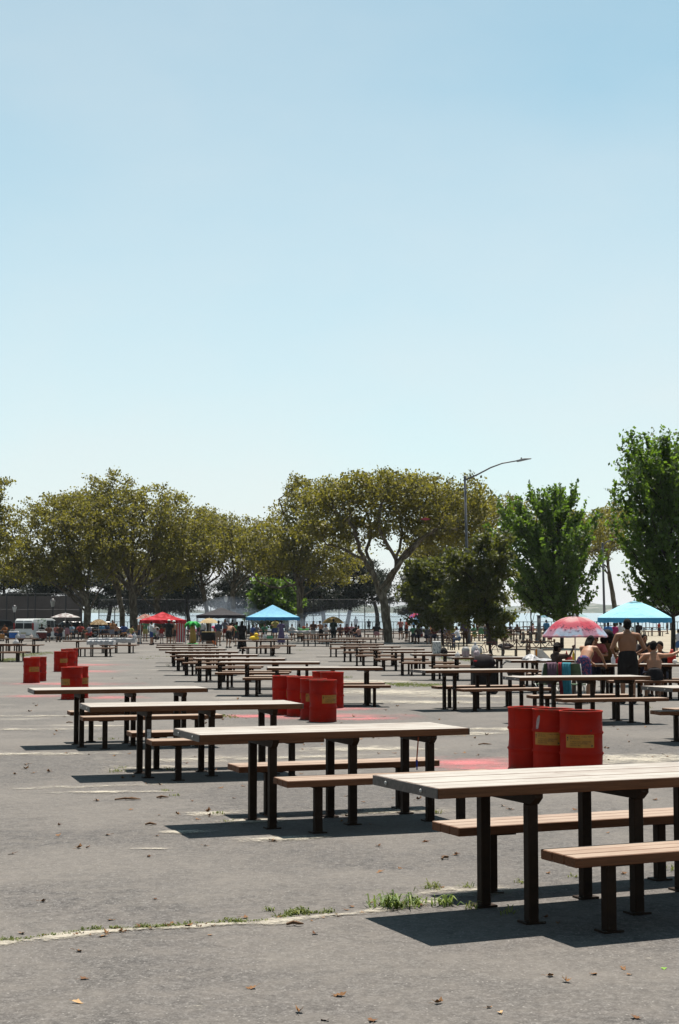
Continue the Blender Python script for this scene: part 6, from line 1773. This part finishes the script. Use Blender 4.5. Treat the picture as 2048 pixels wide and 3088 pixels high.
A6 = [(300, 725), (435, 720), (360, 740), (380, 840), (300, 825), (150, 630), (1130, 797), (1145, 800), (1370, 675), (1270, 762), (1400, 805), (1180, 670), (1150, 870), (1415, 852), (1500, 852), (570, 1160), (525, 1140), (70, 1350), (250, 1430), (795, 1535), (1430, 1105), (1240, 1540), (1205, 688), (120, 500), (380, 480), (220, 460), (330, 420)]
for L_, ox, oy, sc in ((A7, 0, 2400, 1.531), (A8, 1024, 2400, 1.531), (A4, 0, 1850, 2.24), (A5, 600, 1850, 2.24), (A6, 1248, 1850, 1.96)):
    for x, y in L_: drop_leaf(ox + x / sc, oy + y / sc)
drop_leaf(235, 3025, .045, LTAN, 'large tan leaf lying flat on the bare asphalt'); drop_leaf(1510, 3056, .036, LTAN, 'long tan leaf on the asphalt below the bench shadow'); drop_leaf(2003, 2922, .035, LGRN, 'fresh green leaf on the asphalt')
for k in range(34):
    f = rng.random() ** .8; px_ = rng.uniform(60, 1280); py_ = np.interp(px_, [0, 261, 653, 1000, 1190, 1290], [2846, 2813, 2790, 2762, 2740, 2722]); drop_leaf(px_, py_ + rng.gauss(0, 6), rng.uniform(.018, .04))
for key in ('T1', 'T2', 'T3'):
    for k in range(7):
        q = SETS[key][1](rng.choice(ST) + rng.gauss(0, .12), rng.choice((.15, TW - .15)) + rng.gauss(0, .1)); v_ = Vector((q.x, q.y, q.z - HC)); c_, s_ = math.cos(PITCH), math.sin(PITCH); dd = v_.y * c_ + v_.z * s_; drop_leaf(CX + FPX * v_.x / dd, CY - FPX * (-v_.y * s_ + v_.z * c_) / dd)
for k in range(45):
    drop_leaf(rng.uniform(20, 2020), rng.uniform(2110, 2420))
def twig(px, py, L, rz, label):
    p = at(px, py); o = MB().tube([(-L / 2, 0, .012), (-L * .1, .012, .022), (L * .2, -.006, .018), (L / 2, .01, .012)], [.008, .011, .010, .004], 5).tube([(-L * .1, .012, .02), (L * .12, .05, .02)], [.006, .003], 4).build('twig', cloth((.14, .08, .045)))
    o.location = (p.x, p.y, gz(p.y)); o.rotation_euler = (0, 0, rz); tag(o, label, 'twig', 'twigs lying on the asphalt')
for px, py, L, rz in ((385, 2414, .26, .1), (490, 2408, .12, .1), (1344, 2592, .10, .9), (890, 2793, .10, .05), (1463, 2247, .20, .1), (210, 2181, .12, .1), (400, 2413, .16, -.1), (455, 2490, .10, 0)):
    twig(px, py, L, rz, 'short brown twig lying on the asphalt')
# bark scrap
# grass tufts
def make_grass(name, a, b):
    t = NT(name); g = t.node('ShaderNodeNewGeometry'); c = t.mix(g.outputs['Random Per Island'], a, b); t.color(c, .6, .3)
    tl = t.node('ShaderNodeBsdfTranslucent'); t.l.new(t.alb(c), tl.inputs[0]); mx = t.node('ShaderNodeMixShader'); mx.inputs[0].default_value = .4
    t.l.new(t.bsdf.outputs[0], mx.inputs[1]); t.l.new(tl.outputs[0], mx.inputs[2]); t.l.new(mx.outputs[0], t.out.inputs['Surface']); return t.m
M_GRASS = make_grass('grass', (.10, .17, .03), (.26, .33, .07)); M_WEED = make_grass('weed', (.10, .14, .03), (.24, .26, .06))
def blades(mb, c, n, h, spread, r, wd=.006):
    for _ in range(n):
        a = r.uniform(0, 6.28); L = h * r.uniform(.45, 1.1); bx = c + Vector((r.gauss(0, spread * .4), r.gauss(0, spread * .35), 0)); out = Vector((math.cos(a), math.sin(a), 0)); side = Vector((-out.y, out.x, 0)) * wd * r.uniform(.6, 1.2)
        tl = r.uniform(.45, 1.45); p1 = bx + out * L * .35 * tl + Vector((0, 0, L * .55)); p2 = bx + out * L * .95 * tl + Vector((0, 0, L * max(.12, .9 - .5 * tl)))
        mb.add([bx - side, bx + side, p1 + side * .8, p1 - side * .8, p2], [(0, 1, 2, 3), (3, 2, 4)])
def tuft(px, py, n, h, spread, label, mat=None, group='grass tufts growing in the asphalt'):
    p = at(px, py); r = random.Random(int(px * 7 + py)); m = MB(); blades(m, Vector((0, 0, -.004)), n, h, spread, r, .0045 if mat else .0065)
    o = m.build('grass_tuft', mat or M_GRASS, fix=False); o.location = (p.x, p.y, gz(p.y)); tag(o, label, 'grass', group)
tuft(1168, 2738, 40, .17, .12, 'widest green grass tuft at the tip of the table shadow'); tuft(1212, 2736, 38, .16, .11, 'upright grass tuft beside the widest tuft'); tuft(1252, 2728, 30, .10, .07, 'thin grass tuft between the two thick ones'); tuft(1345, 2730, 34, .12, .09, 'dense grass tuft at the table shadow edge')
for px, py, n, h, s in ((1290, 2682, 22, .07, .12), (1310, 2676, 18, .10, .05), (1410, 2676, 20, .06, .07), (1570, 2662, 14, .05, .06), (1735, 2645, 12, .04, .06), (1420, 2740, 16, .08, .08), (1530, 2755, 16, .08, .1), (2035, 2625, 20, .10, .08), (665, 2455, 26, .06, .07), (690, 2478, 18, .05, .06), (352, 2328, 30, .07, .14), (325, 2230, 26, .07, .16), (510, 2322, 18, .08, .1), (365, 2318, 16, .08, .1), (500, 2385, 22, .05, .1), (530, 2400, 16, .05, .08), (1320, 2454, 14, .09, .04), (880, 2068, 30, .12, .2), (1045, 2045, 40, .16, .2), (510, 2010, 20, .22, .15), (1952, 2135, 20, .08, .2), (905, 1962, 30, .14, .3), (1100, 1962, 20, .12, .3)):
    tuft(px, py, n, h, s, 'small weedy tuft growing through the asphalt', M_WEED, 'small weeds in the asphalt')
# weeds along the long sandy crack and on the old planting strips
m = MB(); r = random.Random(8)
cr = [(-30, 2842), (130, 2826), (261, 2806), (392, 2799), (520, 2794), (653, 2783), (784, 2776), (900, 2756), (1000, 2752)]
for (a, b), (c, d_) in zip(cr[:-1], cr[1:]):
    for _ in range(26):
        f = r.random(); clump = r.random() < .35
        if r.random() < .35: continue
        p = at(a + (c - a) * f, b + (d_ - b) * f + r.gauss(0, 2)); blades(m, p + Vector((0, 0, -.003)), 12 if clump else 5, .035 if clump else .02, .05, r, .005)
p0 = at(900, 2752); 
for _ in range(10): blades(m, p0 + Vector((r.gauss(0, .06), r.gauss(0, .03), 0)), 12, .05, .05, r, .005)
for (x0, y0, x1, y1, k, hh) in ((1125, 2064, 1335, 2068, 120, .07), (1330, 1985, 1480, 1995, 90, .08), (0, 1992, 55, 1990, 60, .10), (60, 1978, 160, 1968, 90, .07), (640, 2160, 700, 2158, 10, .05), (420, 1985, 560, 1978, 20, .06)):
    for _ in range(k):
        f = r.random(); p = at(x0 + (x1 - x0) * f, y0 + (y1 - y0) * f + r.gauss(0, 2.5)); blades(m, p, 8, hh, .25, r, .012)
o = m.build('weeds', M_WEED, fix=False); tag(o, 'low green weeds growing along the sandy cracks', 'weeds', kind='stuff')
# leaning stick and sticker
pa, pb = at_d(1262, 2222, 14.05), at_d(1257, 2312, 13.95)
o = thing('leaning_stick', 'thin red stick with a blue tip leaning on the bench of the second table', 'stick', pb)
MB().tube([(0, 0, .06), Vector(pa - pb)], .006, 6).build('shaft', cloth((.42, .10, .05)), o); MB().tube([(.002, 0, -.03), (0, 0, .06)], [.005, .010], 6).build('tip', cloth((.04, .06, .30)), o)
for ch in SETS['T3'][0].children:
    if ch.name.startswith('leg') and ch.location.x < -.4 and ch.location.y < 0:
        MB().box((0, -.0435, .50), (.045, .002, .12)).build('sticker', plain('sticker', (.5, .47, .46), .5, .5, 40), ch)
